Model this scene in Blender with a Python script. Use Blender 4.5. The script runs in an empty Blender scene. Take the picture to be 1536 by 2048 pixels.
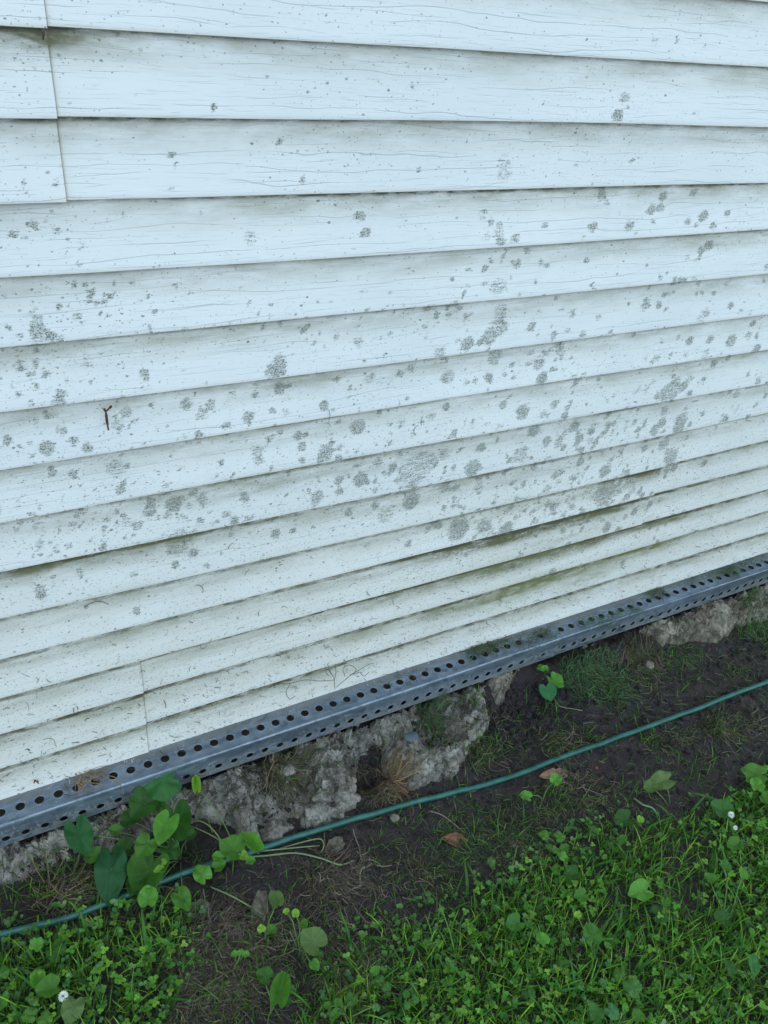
import bpy, math, random
import numpy as np
from mathutils import Matrix, Vector

# ------------------------------------------------------------------ camera, world, sun, exposure
sc = bpy.context.scene
C = sc.collection
rng = np.random.default_rng(7)
random.seed(7)
ROW = 0.0847                                   # exposed height of one siding course (m)
F = 1619.6                                     # focal length in photo pixels (1536 x 2048)
CAM_D, CAM_H = 0.96474, 1.32378                # camera distance from the wall and height over the siding's bottom edge

def rot(a, b, c):
    ca, sa = math.cos(a), math.sin(a); cb, sb = math.cos(b), math.sin(b); cc, s_ = math.cos(c), math.sin(c)
    return (np.array([[ca, -sa, 0], [sa, ca, 0], [0, 0, 1]]) @ np.array([[1, 0, 0], [0, cb, -sb], [0, sb, cb]])
            @ np.array([[cc, -s_, 0], [s_, cc, 0], [0, 0, 1]]))
R = rot(math.radians(-32.8636), math.radians(53.2138), math.radians(8.6973))
cam_d = bpy.data.cameras.new('camera'); cam = bpy.data.objects.new('camera', cam_d); C.objects.link(cam)
M = Matrix([list(R[i]) + [0] for i in range(3)] + [[0, 0, 0, 1]])
cam.matrix_world = Matrix.Translation((0, -CAM_D, CAM_H)) @ M
cam_d.sensor_fit = 'VERTICAL'; cam_d.sensor_height = 36; cam_d.lens = F * 36 / 2048
cam_d.clip_start = 0.02; cam_d.clip_end = 500
sc.camera = cam

SUN_EL, SUN_AZ = math.radians(52), math.radians(8)      # sun stands behind the house, azimuth from +Y
w = bpy.data.worlds.new('World'); sc.world = w; w.use_nodes = True
nt = w.node_tree; bg = nt.nodes['Background']
sky = nt.nodes.new('ShaderNodeTexSky'); sky.sky_type = 'NISHITA'; sky.sun_disc = False
sky.sun_elevation = SUN_EL; sky.sun_rotation = SUN_AZ
sky.dust_density = 1.5; sky.ozone_density = 1.0; sky.air_density = 1.0
# unseen broken cloud over part of the sky, added to whiten its blue light
tc = nt.nodes.new('ShaderNodeTexCoord'); cn = nt.nodes.new('ShaderNodeTexNoise'); cn.inputs['Scale'].default_value = 2.2
cn.inputs['Detail'].default_value = 6
nt.links.new(tc.outputs['Generated'], cn.inputs['Vector'])
cr = nt.nodes.new('ShaderNodeMapRange'); cr.inputs[1].default_value = 0.43; cr.inputs[2].default_value = 0.68
nt.links.new(cn.outputs['Fac'], cr.inputs[0])
mx = nt.nodes.new('ShaderNodeMix'); mx.data_type = 'RGBA'
nt.links.new(cr.outputs[0], mx.inputs['Factor']); nt.links.new(sky.outputs[0], mx.inputs['A'])
mx.inputs['B'].default_value = (6.9, 8.25, 8.5, 1)
nt.links.new(mx.outputs['Result'], bg.inputs['Color']); bg.inputs['Strength'].default_value = 0.14
sd = bpy.data.lights.new('sun', 'SUN'); so = bpy.data.objects.new('sun', sd); C.objects.link(so)
sd.energy = 3.0; sd.angle = math.radians(0.53); sd.color = (1, 0.95, 0.88)
dvec = Vector((math.sin(SUN_AZ) * math.cos(SUN_EL), math.cos(SUN_AZ) * math.cos(SUN_EL), math.sin(SUN_EL)))
so.rotation_euler = dvec.to_track_quat('Z', 'Y').to_euler()
sc.view_settings.view_transform = 'Standard'; sc.view_settings.look = 'None'
sc.view_settings.exposure = 1.52; sc.view_settings.gamma = 1

# ------------------------------------------------------------------ photo measurements -> metres
def ray(px, py): return R @ np.array([(px - 768) / F, -(py - 1024) / F, -1.0])
def on_wall(px, py, y=0.0):
    d = ray(px, py); t = (CAM_D + y) / d[1]; return d[0] * t, CAM_H + d[2] * t
def on_level(px, py, z=0.0):
    d = ray(px, py); t = (z - CAM_H) / d[2]; return d[0] * t, -CAM_D + d[1] * t

# ------------------------------------------------------------------ noise
_lat = rng.random((256, 256))
def vnoise(x, y):
    xi = np.floor(x).astype(int); yi = np.floor(y).astype(int); fx = x - xi; fy = y - yi
    fx = fx * fx * (3 - 2 * fx); fy = fy * fy * (3 - 2 * fy)
    a = _lat[xi & 255, yi & 255]; b = _lat[(xi + 1) & 255, yi & 255]; c = _lat[xi & 255, (yi + 1) & 255]; d = _lat[(xi + 1) & 255, (yi + 1) & 255]
    return (a * (1 - fx) + b * fx) * (1 - fy) + (c * (1 - fx) + d * fx) * fy
def fbm(x, y, oc=4, seed=0):
    s = 0; am = 1; tot = 0
    for o in range(oc):
        s = s + am * vnoise(x * 2 ** o + 17.3 * o + seed * 7.7, y * 2 ** o + 9.1 * o + seed * 3.1); tot += am; am *= .5
    return s / tot - .5
def cell(x, y, seed=0):                                        # broken-facet noise: random level of the nearest cell, distance
    xi = np.floor(x).astype(int); yi = np.floor(y).astype(int); best = np.full(np.shape(x), 9.0); val = np.zeros(np.shape(x))
    for i in (-1, 0, 1):
        for j in (-1, 0, 1):
            a = xi + i; b = yi + j; jx = _lat[(a + seed * 13) & 255, (b + 7) & 255]; jy = _lat[(a + 91) & 255, (b + seed * 5) & 255]; v = _lat[(a + 33 + seed) & 255, (b + 57) & 255]
            tx = _lat[(a + 5) & 255, (b + 111 + seed) & 255] - .5; ty = _lat[(a + 71 + seed) & 255, (b + 19) & 255] - .5
            ddx = x - a - jx; ddy = y - b - jy; d = ddx ** 2 + ddy ** 2; m_ = d < best; best = np.where(m_, d, best); val = np.where(m_, v - .5 + 1.3 * (ddx * tx + ddy * ty), val)
    return val, np.sqrt(best)
def sstep(a, b, x):
    t = np.clip((x - a) / (b - a), 0, 1); return t * t * (3 - 2 * t)
def poly_sdf(P, x, y):                                         # >0 inside
    P = np.asarray(P); d2 = np.full(x.shape, 1e9); ins = np.zeros(x.shape, bool)
    n = len(P)
    for i in range(n):
        ax, ay = P[i]; bx, by = P[(i + 1) % n]; ex, ey = bx - ax, by - ay
        t = np.clip(((x - ax) * ex + (y - ay) * ey) / (ex * ex + ey * ey + 1e-12), 0, 1)
        d2 = np.minimum(d2, (x - ax - t * ex) ** 2 + (y - ay - t * ey) ** 2)
        c = ((ay > y) != (by > y)) & (x < (bx - ax) * (y - ay) / (by - ay + 1e-12) + ax); ins ^= c
    d = np.sqrt(d2); return np.where(ins, d, -d)

# ------------------------------------------------------------------ mesh helpers
def mesh_np(name, V, Fq, mat, parent=None, smooth=True, attrs=None, col=None, loc=None):
    """V (n,3), Fq list of index arrays (quads or tris) -> ONE mesh object"""
    V = np.asarray(V, dtype=np.float32)
    if loc is not None: V = V - np.asarray(loc, dtype=np.float32)
    me = bpy.data.meshes.new(name); me.vertices.add(len(V)); me.vertices.foreach_set('co', V.ravel())
    if not isinstance(Fq, (list, tuple)): Fq = [Fq]
    Fq = [np.asarray(q) for q in Fq if len(q)]
    tot = np.concatenate([np.full(len(q), q.shape[1]) for q in Fq]); li = np.concatenate([q.ravel() for q in Fq])
    me.loops.add(len(li)); me.loops.foreach_set('vertex_index', li.astype(np.int32))
    me.polygons.add(len(tot)); st = np.concatenate([[0], np.cumsum(tot)[:-1]])
    me.polygons.foreach_set('loop_start', st.astype(np.int32)); me.polygons.foreach_set('loop_total', tot.astype(np.int32))
    if smooth: me.polygons.foreach_set('use_smooth', np.ones(len(tot), bool))
    me.update(calc_edges=True); me.validate()
    for k, a in (attrs or {}).items():
        at = me.attributes.new(k, 'FLOAT', 'POINT'); at.data.foreach_set('value', np.asarray(a, dtype=np.float32))
    if col is not None:
        at = me.color_attributes.new('Col', 'FLOAT_COLOR', 'POINT')
        c4 = np.ones((len(V), 4), np.float32); c4[:, :3] = col; at.data.foreach_set('color', c4.ravel())
    me.materials.append(mat)
    o = bpy.data.objects.new(name, me); C.objects.link(o)
    if loc is not None: o.location = loc
    if parent: o.parent = parent
    return o
def grid_faces(nx, ny, off=0):
    i = np.arange(nx * ny).reshape(nx, ny) + off
    return np.stack([i[:-1, :-1], i[1:, :-1], i[1:, 1:], i[:-1, 1:]], -1).reshape(-1, 4)
def tag(o, label=None, cat=None, group=None, kind=None):
    if label: o['label'] = label
    if cat: o['category'] = cat
    if group: o['group'] = group
    if kind: o['kind'] = kind
    return o
def empty(name, loc=(0, 0, 0)):
    o = bpy.data.objects.new(name, None); C.objects.link(o); o.location = loc; o.empty_display_size = .02; return o
def tube_np(pts, rad, n=8):
    pts = np.asarray(pts, float); m = len(pts); rad = np.broadcast_to(rad, (m,))
    T = np.gradient(pts, axis=0); T /= np.linalg.norm(T, axis=1)[:, None] + 1e-9
    up = np.array([0, 0, 1.]) if abs(T[0][2]) < .9 else np.array([1., 0, 0])
    A = np.cross(T, up); A /= np.linalg.norm(A, axis=1)[:, None] + 1e-9; B = np.cross(A, T)
    th = np.arange(n) / n * 2 * math.pi
    V = pts[:, None] + rad[:, None, None] * (np.cos(th)[None, :, None] * A[:, None] + np.sin(th)[None, :, None] * B[:, None])
    i = np.arange(m * n).reshape(m, n); j = np.roll(i, -1, axis=1)
    Fq = np.stack([i[:-1], j[:-1], j[1:], i[1:]], -1).reshape(-1, 4)
    V = np.concatenate([V.reshape(-1, 3), pts[:1], pts[-1:]])
    c0, c1 = m * n, m * n + 1
    tri = np.concatenate([np.stack([np.full(n, c0), j[0], i[0]], -1), np.stack([np.full(n, c1), i[-1], j[-1]], -1)])
    return V, [Fq, tri]
def smooth_path(P, k=10):
    P = np.asarray(P, float); n = len(P); Q = np.vstack([2 * P[0] - P[1], P, 2 * P[-1] - P[-2]]); out = []
    for i in range(n - 1):
        p0, p1, p2, p3 = Q[i:i + 4]
        for t in np.linspace(0, 1, k, endpoint=False):
            out.append(.5 * ((2 * p1) + (-p0 + p2) * t + (2 * p0 - 5 * p1 + 4 * p2 - p3) * t ** 2 + (-p0 + 3 * p1 - 3 * p2 + p3) * t ** 3))
    out.append(P[-1]); return np.array(out)

# ------------------------------------------------------------------ node helpers
class NT:
    def __init__(s, name):
        s.m = bpy.data.materials.new(name); s.m.use_nodes = True; s.t = s.m.node_tree
        s.b = s.t.nodes['Principled BSDF']; s.out = s.t.nodes['Material Output']; s.obj = s.n('ShaderNodeTexCoord').outputs['Object']
    def n(s, k): return s.t.nodes.new(k)
    def put(s, sock, v):
        if isinstance(v, bpy.types.NodeSocket): s.t.links.new(v, sock)
        elif isinstance(v, (tuple, list)) and len(v) == 3 and sock.type == 'RGBA': sock.default_value = (*v, 1)
        else: sock.default_value = v
    def math(s, op, a, b=0.0, c=None, clamp=False):
        n = s.n('ShaderNodeMath'); n.operation = op; n.use_clamp = clamp; s.put(n.inputs[0], a); s.put(n.inputs[1], b)
        if c is not None: s.put(n.inputs[2], c)
        return n.outputs[0]
    def mul(s, a, b): return s.math('MULTIPLY', a, b)
    def add(s, a, b): return s.math('ADD', a, b)
    def mr(s, v, a, b, c=0.0, d=1.0, sm=True):
        n = s.n('ShaderNodeMapRange'); n.interpolation_type = 'SMOOTHSTEP' if sm else 'LINEAR'
        for i, q in enumerate((v, a, b, c, d)): s.put(n.inputs[i], q)
        return n.outputs[0]
    def vec(s, scale, loc=(0, 0, 0), src=None):
        n = s.n('ShaderNodeMapping'); s.put(n.inputs[0], src or s.obj); n.inputs['Scale'].default_value = scale; n.inputs['Location'].default_value = loc
        return n.outputs[0]
    def noise(s, v, scale=1.0, det=4, rough=.5, dist=0.0, out='Fac'):
        n = s.n('ShaderNodeTexNoise'); s.put(n.inputs['Vector'], v); n.inputs['Scale'].default_value = scale
        n.inputs['Detail'].default_value = det; n.inputs['Roughness'].default_value = rough; n.inputs['Distortion'].default_value = dist
        return n.outputs[out]
    def voro(s, v, scale=1.0, out='Distance', feat='F1', rand=1.0):
        n = s.n('ShaderNodeTexVoronoi'); n.feature = feat; s.put(n.inputs['Vector'], v); n.inputs['Scale'].default_value = scale; n.inputs['Randomness'].default_value = rand
        return n.outputs[out]
    def mix(s, f, a, b, mode='MIX'):
        n = s.n('ShaderNodeMix'); n.data_type = 'RGBA'; n.blend_type = mode; s.put(n.inputs['Factor'], f); s.put(n.inputs['A'], a); s.put(n.inputs['B'], b)
        return n.outputs['Result']
    def attr(s, k, out='Fac'):
        n = s.n('ShaderNodeAttribute'); n.attribute_name = k; return n.outputs[out]
    def bump(s, h, strength=.5, dist=.001, normal=None):
        n = s.n('ShaderNodeBump'); s.put(n.inputs['Height'], h); n.inputs['Strength'].default_value = strength; n.inputs['Distance'].default_value = dist
        if normal is not None: s.put(n.inputs['Normal'], normal)
        s.put(s.b.inputs['Normal'], n.outputs[0]); return n.outputs[0]
    def fin(s, col=None, rough=None, metal=None, spec=None):
        if col is not None: s.put(s.b.inputs['Base Color'], col)
        if rough is not None: s.put(s.b.inputs['Roughness'], rough)
        if metal is not None: s.put(s.b.inputs['Metallic'], metal)
        if spec is not None: s.put(s.b.inputs['Specular IOR Level'], spec)
        return s.m

# ------------------------------------------------------------------ materials
def mat_siding():
    m = NT('weathered_white_vinyl')
    spot, speck, grime, algae, warm, lap = (m.attr(k) for k in ('spot', 'speck', 'grime', 'algae', 'warm', 'lap'))
    base = (0.70, 0.715, 0.715)
    big = m.noise(m.vec((2.2, 1, 5)), 1, 3)
    col = m.mix(m.mr(big, .35, .7), base, (0.65, 0.672, 0.68))
    # embossed wood grain: long wandering cracks and short ticks
    sx = m.n('ShaderNodeSeparateXYZ'); m.put(sx.inputs[0], m.obj); zc = sx.outputs[2]
    def lines(freq, wobs, amp, width, msk, seed):
        w1 = m.noise(m.vec((wobs, 1, freq * .22), (seed, 0, seed)), 1, 2.5, .55)
        w2 = m.noise(m.vec((wobs * 5, 1, freq * .6), (seed, 0, 2 * seed)), 1, 2, .5)
        t = m.add(m.mul(zc, freq), m.add(m.mul(w1, amp), m.mul(w2, amp * .16)))
        fr = m.math('ABSOLUTE', m.math('SUBTRACT', m.math('FRACT', t), .5))
        lid = m.math('FLOOR', t); cv = m.n('ShaderNodeCombineXYZ'); m.put(cv.inputs[0], m.mul(sx.outputs[0], msk)); m.put(cv.inputs[1], m.mul(lid, 7.31)); m.put(cv.inputs[2], seed)
        k = m.noise(cv.outputs[0], 1, 2, .5)
        return m.mul(m.mr(fr, 0, width, 1, 0), m.mr(k, .47, .60))
    c1 = lines(62, 3.2, 2.6, .055, 4.5, 1.3); c2 = lines(96, 4.5, 2.4, .075, 9, 4.1); c3 = lines(210, 9, 2.2, .13, 26, 7.7)
    crack = m.math('MAXIMUM', c1, m.mul(c2, .75)); g2 = m.noise(m.vec((34, 3, 560)), 1, 2, .6)
    fine = m.math('MAXIMUM', m.mul(c3, .8), m.mul(m.mr(g2, .60, .70), m.mr(m.noise(m.vec((30, 2, 60)), 1, 2), .4, .65)))
    col = m.mix(m.mul(crack, .48), col, (0.24, 0.29, 0.33)); col = m.mix(m.mul(fine, .40), col, (0.34, 0.39, 0.42))
    # dust film toward the bottom, beige
    film = m.math('MULTIPLY', warm, m.mr(m.noise(m.vec((6, 1, 22)), 1, 5, .6), .25, .75, .45, 1.0))
    col = m.mix(m.mul(film, .70), col, (0.55, 0.505, 0.42))
    # grime film gathered under each lap
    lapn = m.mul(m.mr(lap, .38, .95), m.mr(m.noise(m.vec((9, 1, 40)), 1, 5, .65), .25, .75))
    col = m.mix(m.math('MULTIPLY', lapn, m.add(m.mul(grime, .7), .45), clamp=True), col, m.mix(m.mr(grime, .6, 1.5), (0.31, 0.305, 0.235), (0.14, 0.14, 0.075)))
    # mildew rosettes, broken by the grain
    streak = m.noise(m.vec((34, 2, 400)), 1, 2, .6)
    blot = m.noise(m.vec((170, 2, 230)), 1, 3, .6)
    rad = m.noise(m.vec((420, 2, 520), (4, 0, 4)), 1, 2, .6)
    br = m.add(m.mul(m.math('SUBTRACT', streak, .5), 2.1), m.add(m.mul(m.math('SUBTRACT', blot, .5), 1.7), m.mul(m.math('SUBTRACT', rad, .5), 1.5)))
    sp = m.mr(m.add(spot, m.mul(br, .95)), .30, 1.0)
    sp = m.mul(sp, m.mr(spot, .03, .30))
    gran = m.mr(m.add(m.voro(m.vec((420, 1, 560))), m.mul(m.math('SUBTRACT', rad, .5), .5)), .62, .22, .42, 1.15)
    sp = m.mul(sp, gran)
    col = m.mix(m.mul(sp, 1.0), col, (0.14, 0.155, 0.13))
    wn = m.n('ShaderNodeVectorMath'); wn.operation = 'MULTIPLY_ADD'; m.put(wn.inputs[0], m.noise(m.vec((300, 2, 300)), 1, 2, .6, out='Color')); wn.inputs[1].default_value = (.004, 0, .004); m.put(wn.inputs[2], m.obj); wv = wn.outputs[0]
    for sc_, lo, off in ((150, .24, 0), (310, .30, 3.3), (85, .13, 7.1), (520, .34, 5.5)):
        v = m.vec((sc_ * .8, 1, sc_ * 1.25), (off, 0, off), wv); d = m.voro(v); idc = m.voro(v, out='Color')
        sepn = m.n('ShaderNodeSeparateColor'); m.put(sepn.inputs[0], idc)
        thr = m.mul(speck, {150: .62, 310: .8, 85: .30, 520: .7}[sc_])
        on = m.mr(m.math('SUBTRACT', thr, sepn.outputs[0]), 0, .04)
        szz = m.mr(sepn.outputs[1], 0, 1, .08, lo + .10, False)
        msk = m.mul(m.mr(m.math('SUBTRACT', szz, m.add(d, m.mul(m.math('SUBTRACT', rad, .5), .25))), -.02, .10), on)
        col = m.mix(m.mul(msk, m.mr(sepn.outputs[2], 0, 1, .15, .80, False)), col, (0.105, 0.11, 0.08))
    # black line of dirt where the course tucks under the next one
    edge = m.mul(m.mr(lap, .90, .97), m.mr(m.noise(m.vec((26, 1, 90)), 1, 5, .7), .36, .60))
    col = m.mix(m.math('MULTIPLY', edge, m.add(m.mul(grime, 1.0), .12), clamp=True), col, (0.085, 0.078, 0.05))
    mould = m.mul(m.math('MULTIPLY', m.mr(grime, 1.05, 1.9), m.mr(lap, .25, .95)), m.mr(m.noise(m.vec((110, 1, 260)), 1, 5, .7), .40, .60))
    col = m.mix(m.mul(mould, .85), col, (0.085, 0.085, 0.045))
    # green algae
    al = m.math('MULTIPLY', algae, m.mr(m.noise(m.vec((22, 1, 90)), 1, 5, .65), .25, .7, .15, 1.0), clamp=True)
    col = m.mix(m.math('MULTIPLY', al, 1.2, clamp=True), col, (0.15, 0.16, 0.06))
    col = m.mix(m.mul(m.attr('seamd'), .75), col, (0.17, 0.145, 0.09))
    h = m.add(m.mul(crack, -.8), m.add(m.mul(fine, -.35), m.mul(m.noise(m.vec((16, 2, 260)), 1, 3), .5)))
    m.bump(h, .55, .0006)
    return m.fin(col, m.mr(sp, 0, 1, .5, .8), None, .35)
MAT_SIDING = mat_siding()

def mat_galv():
    m = NT('galvanised_steel')
    sp = m.voro(m.vec((90, 90, 90)), out='Color'); s = m.n('ShaderNodeSeparateColor'); m.put(s.inputs[0], sp)
    n1 = m.noise(m.vec((14, 60, 60)), 1, 5, .6)
    n2 = m.noise(m.vec((3, 20, 20)), 1, 4)
    col = m.mix(m.mr(n1, .3, .7), (0.10, 0.14, 0.185), (0.21, 0.265, 0.335))
    col = m.mix(m.mul(s.outputs[0], .25), col, (0.42, 0.46, 0.50))
    dirt = m.mr(m.add(m.noise(m.vec((30, 90, 90), (3, 3, 3)), 1, 6, .7), m.mul(m.attr('dirt'), .26)), .53, .72)
    col = m.mix(m.mul(dirt, .75), col, (0.10, 0.095, 0.075))
    sc1 = m.mr(m.noise(m.vec((260, 60, 60), (1, 7, 1)), 1, 2), .68, .74)
    col = m.mix(m.mul(sc1, .5), col, (0.6, 0.64, 0.66))
    m.bump(m.add(n1, m.mul(m.noise(m.vec((200, 200, 200)), 1, 2), .4)), .15, .001)
    return m.fin(col, m.mr(m.add(n2, m.mul(dirt, .5)), .3, 1.0, .33, .75), m.mr(dirt, 0, 1, .75, .0), .5)
MAT_GALV = mat_galv()

def mat_concrete(name='crumbling_concrete', tint=(1, 1, 1)):
    m = NT(name)
    n1 = m.noise(m.vec((25, 25, 25)), 1, 8, .65); n2 = m.noise(m.vec((8, 8, 8), (3, 1, 2)), 1, 4)
    c = lambda r, g, b: (r * tint[0], g * tint[1], b * tint[2])
    col = m.mix(m.mr(n1, .3, .7), c(0.05, .044, .036), c(0.33, .305, .265))
    col = m.mix(m.mr(n2, .45, .75), col, c(0.13, .10, .08))
    v = m.vec((130, 130, 130)); vd = m.voro(v); vc = m.n('ShaderNodeSeparateColor'); m.put(vc.inputs[0], m.voro(v, out='Color'))
    ag = m.mul(m.mr(vd, .34, .26), m.mr(vc.outputs[0], .55, .6))
    col = m.mix(m.mul(ag, .8), col, m.mix(vc.outputs[1], c(.27, .26, .24), c(.12, .105, .09)))
    v2 = m.vec((330, 330, 330)); d2 = m.voro(v2); vc2 = m.n('ShaderNodeSeparateColor'); m.put(vc2.inputs[0], m.voro(v2, out='Color'))
    sand = m.mul(m.mr(d2, .42, .3), m.mr(vc2.outputs[0], .6, .65)); col = m.mix(m.mul(sand, .6), col, c(.38, .37, .34))
    pit = m.mul(m.mr(d2, .36, .22), m.mr(vc2.outputs[0], .3, .25)); col = m.mix(m.mul(pit, .3), col, c(.04, .04, .035))
    moss = m.mr(m.noise(m.vec((14, 14, 14), (9, 9, 9)), 1, 5), .57, .72); col = m.mix(m.mul(moss, .35), col, (.10, .13, .07))
    h = m.add(m.mul(n1, 1.2), m.add(m.mul(ag, .35), m.add(m.mul(sand, .15), m.mul(pit, -.4))))
    m.bump(h, .9, .005)
    return m.fin(col, .92, None, .25)
MAT_CONC = mat_concrete()
MAT_CONC_TAN = mat_concrete('tan_dusty_concrete', (1.02, .97, .90))

def mat_soil():
    m = NT('dark_damp_soil')
    n1 = m.noise(m.vec((45, 45, 45)), 1, 9, .65); n2 = m.noise(m.vec((6, 6, 6)), 1, 4); n3 = m.noise(m.vec((17, 17, 17), (2, 5, 1)), 1, 3)
    col = m.mix(m.mr(n1, .3, .72), (0.009, 0.0065, 0.006), (0.042, 0.029, 0.025))
    col = m.mix(m.mr(n2, .4, .7), col, (0.036, 0.027, 0.029))
    col = m.mix(m.mul(m.mr(n3, .52, .72), .5), col, (0.044, 0.031, 0.026))
    v = m.vec((260, 260, 260)); vd = m.voro(v); vc = m.n('ShaderNodeSeparateColor'); m.put(vc.inputs[0], m.voro(v, out='Color'))
    gr = m.mul(m.mr(vd, .25, .15), m.mr(vc.outputs[0], .93, .95)); col = m.mix(m.mul(gr, .7), col, m.mix(vc.outputs[1], (.16, .15, .15), (.30, .28, .26)))
    th = m.attr('thatch'); strawn = m.noise(m.vec((220, 220, 60)), 1, 4, .7)
    col = m.mix(m.mul(th, m.mr(strawn, .5, .65)), col, (0.045, 0.05, 0.022))
    far = m.attr('far'); col = m.mix(far, col, m.mix(m.noise(m.vec((30, 30, 30)), 1, 4), (0.03, 0.075, 0.02), (0.06, 0.13, 0.035)))
    h = m.add(n1, m.mul(m.mr(m.noise(m.vec((150, 150, 150)), 1, 5, .6), .3, .7), .35))
    m.bump(h, .8, .006)
    return m.fin(col, m.mr(n2, .3, .7, .62, .95), None, .35)
MAT_SOIL = mat_soil()

def mat_leafy(name, rough=.45, trans=.35, vein=False):
    m = NT(name); col = m.attr('Col', 'Color')
    n = m.noise(m.vec((70, 70, 70)), 1, 4); col = m.mix(m.mr(n, .3, .7, .0, .35), col, m.mix(1.0, col, (.55, .6, .5), 'MULTIPLY'))
    if vein:
        v = m.attr('vein'); col = m.mix(m.mul(v, .42), col, m.mix(1.0, col, (2.2, 1.9, 2.3), 'MULTIPLY'))
        m.bump(m.add(m.mul(v, -.8), m.mul(m.noise(m.vec((260, 260, 260)), 1, 3), .6)), .6, .0012)
    m.fin(col, rough, None, .25)
    tr = m.n('ShaderNodeBsdfTranslucent'); m.put(tr.inputs[0], m.mix(1.0, col, (1.3, 1.5, .6), 'MULTIPLY'))
    ms = m.n('ShaderNodeMixShader'); ms.inputs[0].default_value = trans
    m.t.links.new(m.b.outputs[0], ms.inputs[1]); m.t.links.new(tr.outputs[0], ms.inputs[2]); m.t.links.new(ms.outputs[0], m.out.inputs[0])
    return m.m
MAT_GRASS = mat_leafy('grass_blade', .42, .42)
MAT_LEAF = mat_leafy('broad_leaf', .55, .28, True)
MAT_STRAW = mat_leafy('dry_clippings', .75, .1)
MAT_STEM = mat_leafy('green_stem', .4, .15)
def simple(name, c1, c2, scale, rough, bump=.3, dist=.001):
    m = NT(name); n = m.noise(m.vec((scale,) * 3), 1, 6, .6); m.bump(n, bump, dist)
    return m.fin(m.mix(m.mr(n, .3, .7), c1, c2), rough, None, .4)
def mat_hose():
    m = NT('green_garden_hose'); n = m.noise(m.vec((30, 30, 30)), 1, 5, .6)
    col = m.mix(m.mr(n, .35, .7), (0.008, 0.070, 0.055), (0.022, 0.115, 0.090))
    d = m.mr(m.noise(m.vec((90, 90, 90), (4, 4, 4)), 1, 5, .7), .56, .7); col = m.mix(m.mul(d, .6), col, (.07, .08, .06))
    m.bump(n, .15, .001); return m.fin(col, m.mr(d, 0, 1, .33, .75), None, .5)
MAT_HOSE = mat_hose()
MAT_TWIG = simple('brown_bark', (.035, .018, .012), (.13, .07, .045), 300, .85)
MAT_DEAD = simple('dead_leaf', (.10, .045, .025), (.26, .13, .075), 120, .7)
MAT_GREYLEAF = simple('grey_dead_leaf', (.05, .044, .03), (.15, .13, .095), 120, .8)
MAT_PALEPEB = simple('pale_pebble', (.12, .10, .08), (.24, .20, .165), 150, .85)
MAT_REDPEB = simple('red_brick_bit', (.16, .045, .025), (.30, .09, .05), 200, .85)
MAT_BLUEPEB = simple('blue_grey_pebble', (.05, .065, .075), (.10, .12, .135), 200, .8)
MAT_WHITE = simple('white_petal', (.62, .64, .55), (.78, .78, .72), 400, .6)
MAT_SHEATH = simple('dark_sheathing', (.03, .027, .024), (.07, .06, .05), 20, .9)
MAT_CRUMB = simple('soil_crumb', (.008, .0065, .0065), (.028, .023, .023), 90, .9, .6, .002)

# ------------------------------------------------------------------ SIDING
EY = {0: [50, 238, 408, 556, 697, 826, 942, 1047, 1145, 1237, 1320, 1398, 1470, 1538, 1605],
      1536: [137, 257, 368, 460, 548, 630, 700, 768, 826, 883, 933, 981, 1024, 1066, 1107]}
EM = {2: 243, 3: 388, 4: 510, 5: 622, 6: 730, 7: 818, 8: 905, 9: 990, 10: 1065}
def edge_points(k):                            # course k = 1 (top) .. 15 (bottom): measured height offsets of its lower edge
    pts = []
    for px in (0, 1536):
        x, z = on_wall(px, EY[px][k - 1]); pts.append((x, z - (15 - k) * ROW))
    if k in EM:
        x, z = on_wall(768, EM[k]); pts.append((x, z - (15 - k) * ROW))
    pts.sort(); return pts
def edge_dz(k, x):
    if k < 1: k = 1
    p = edge_points(k); xs = [q[0] for q in p]; zs = [q[1] for q in p]
    if len(p) == 3:
        c = np.polyfit(xs, zs, 2); return np.polyval(c, np.clip(x, xs[0] - .1, xs[-1] + .1))
    return np.interp(x, xs, zs)

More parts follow.
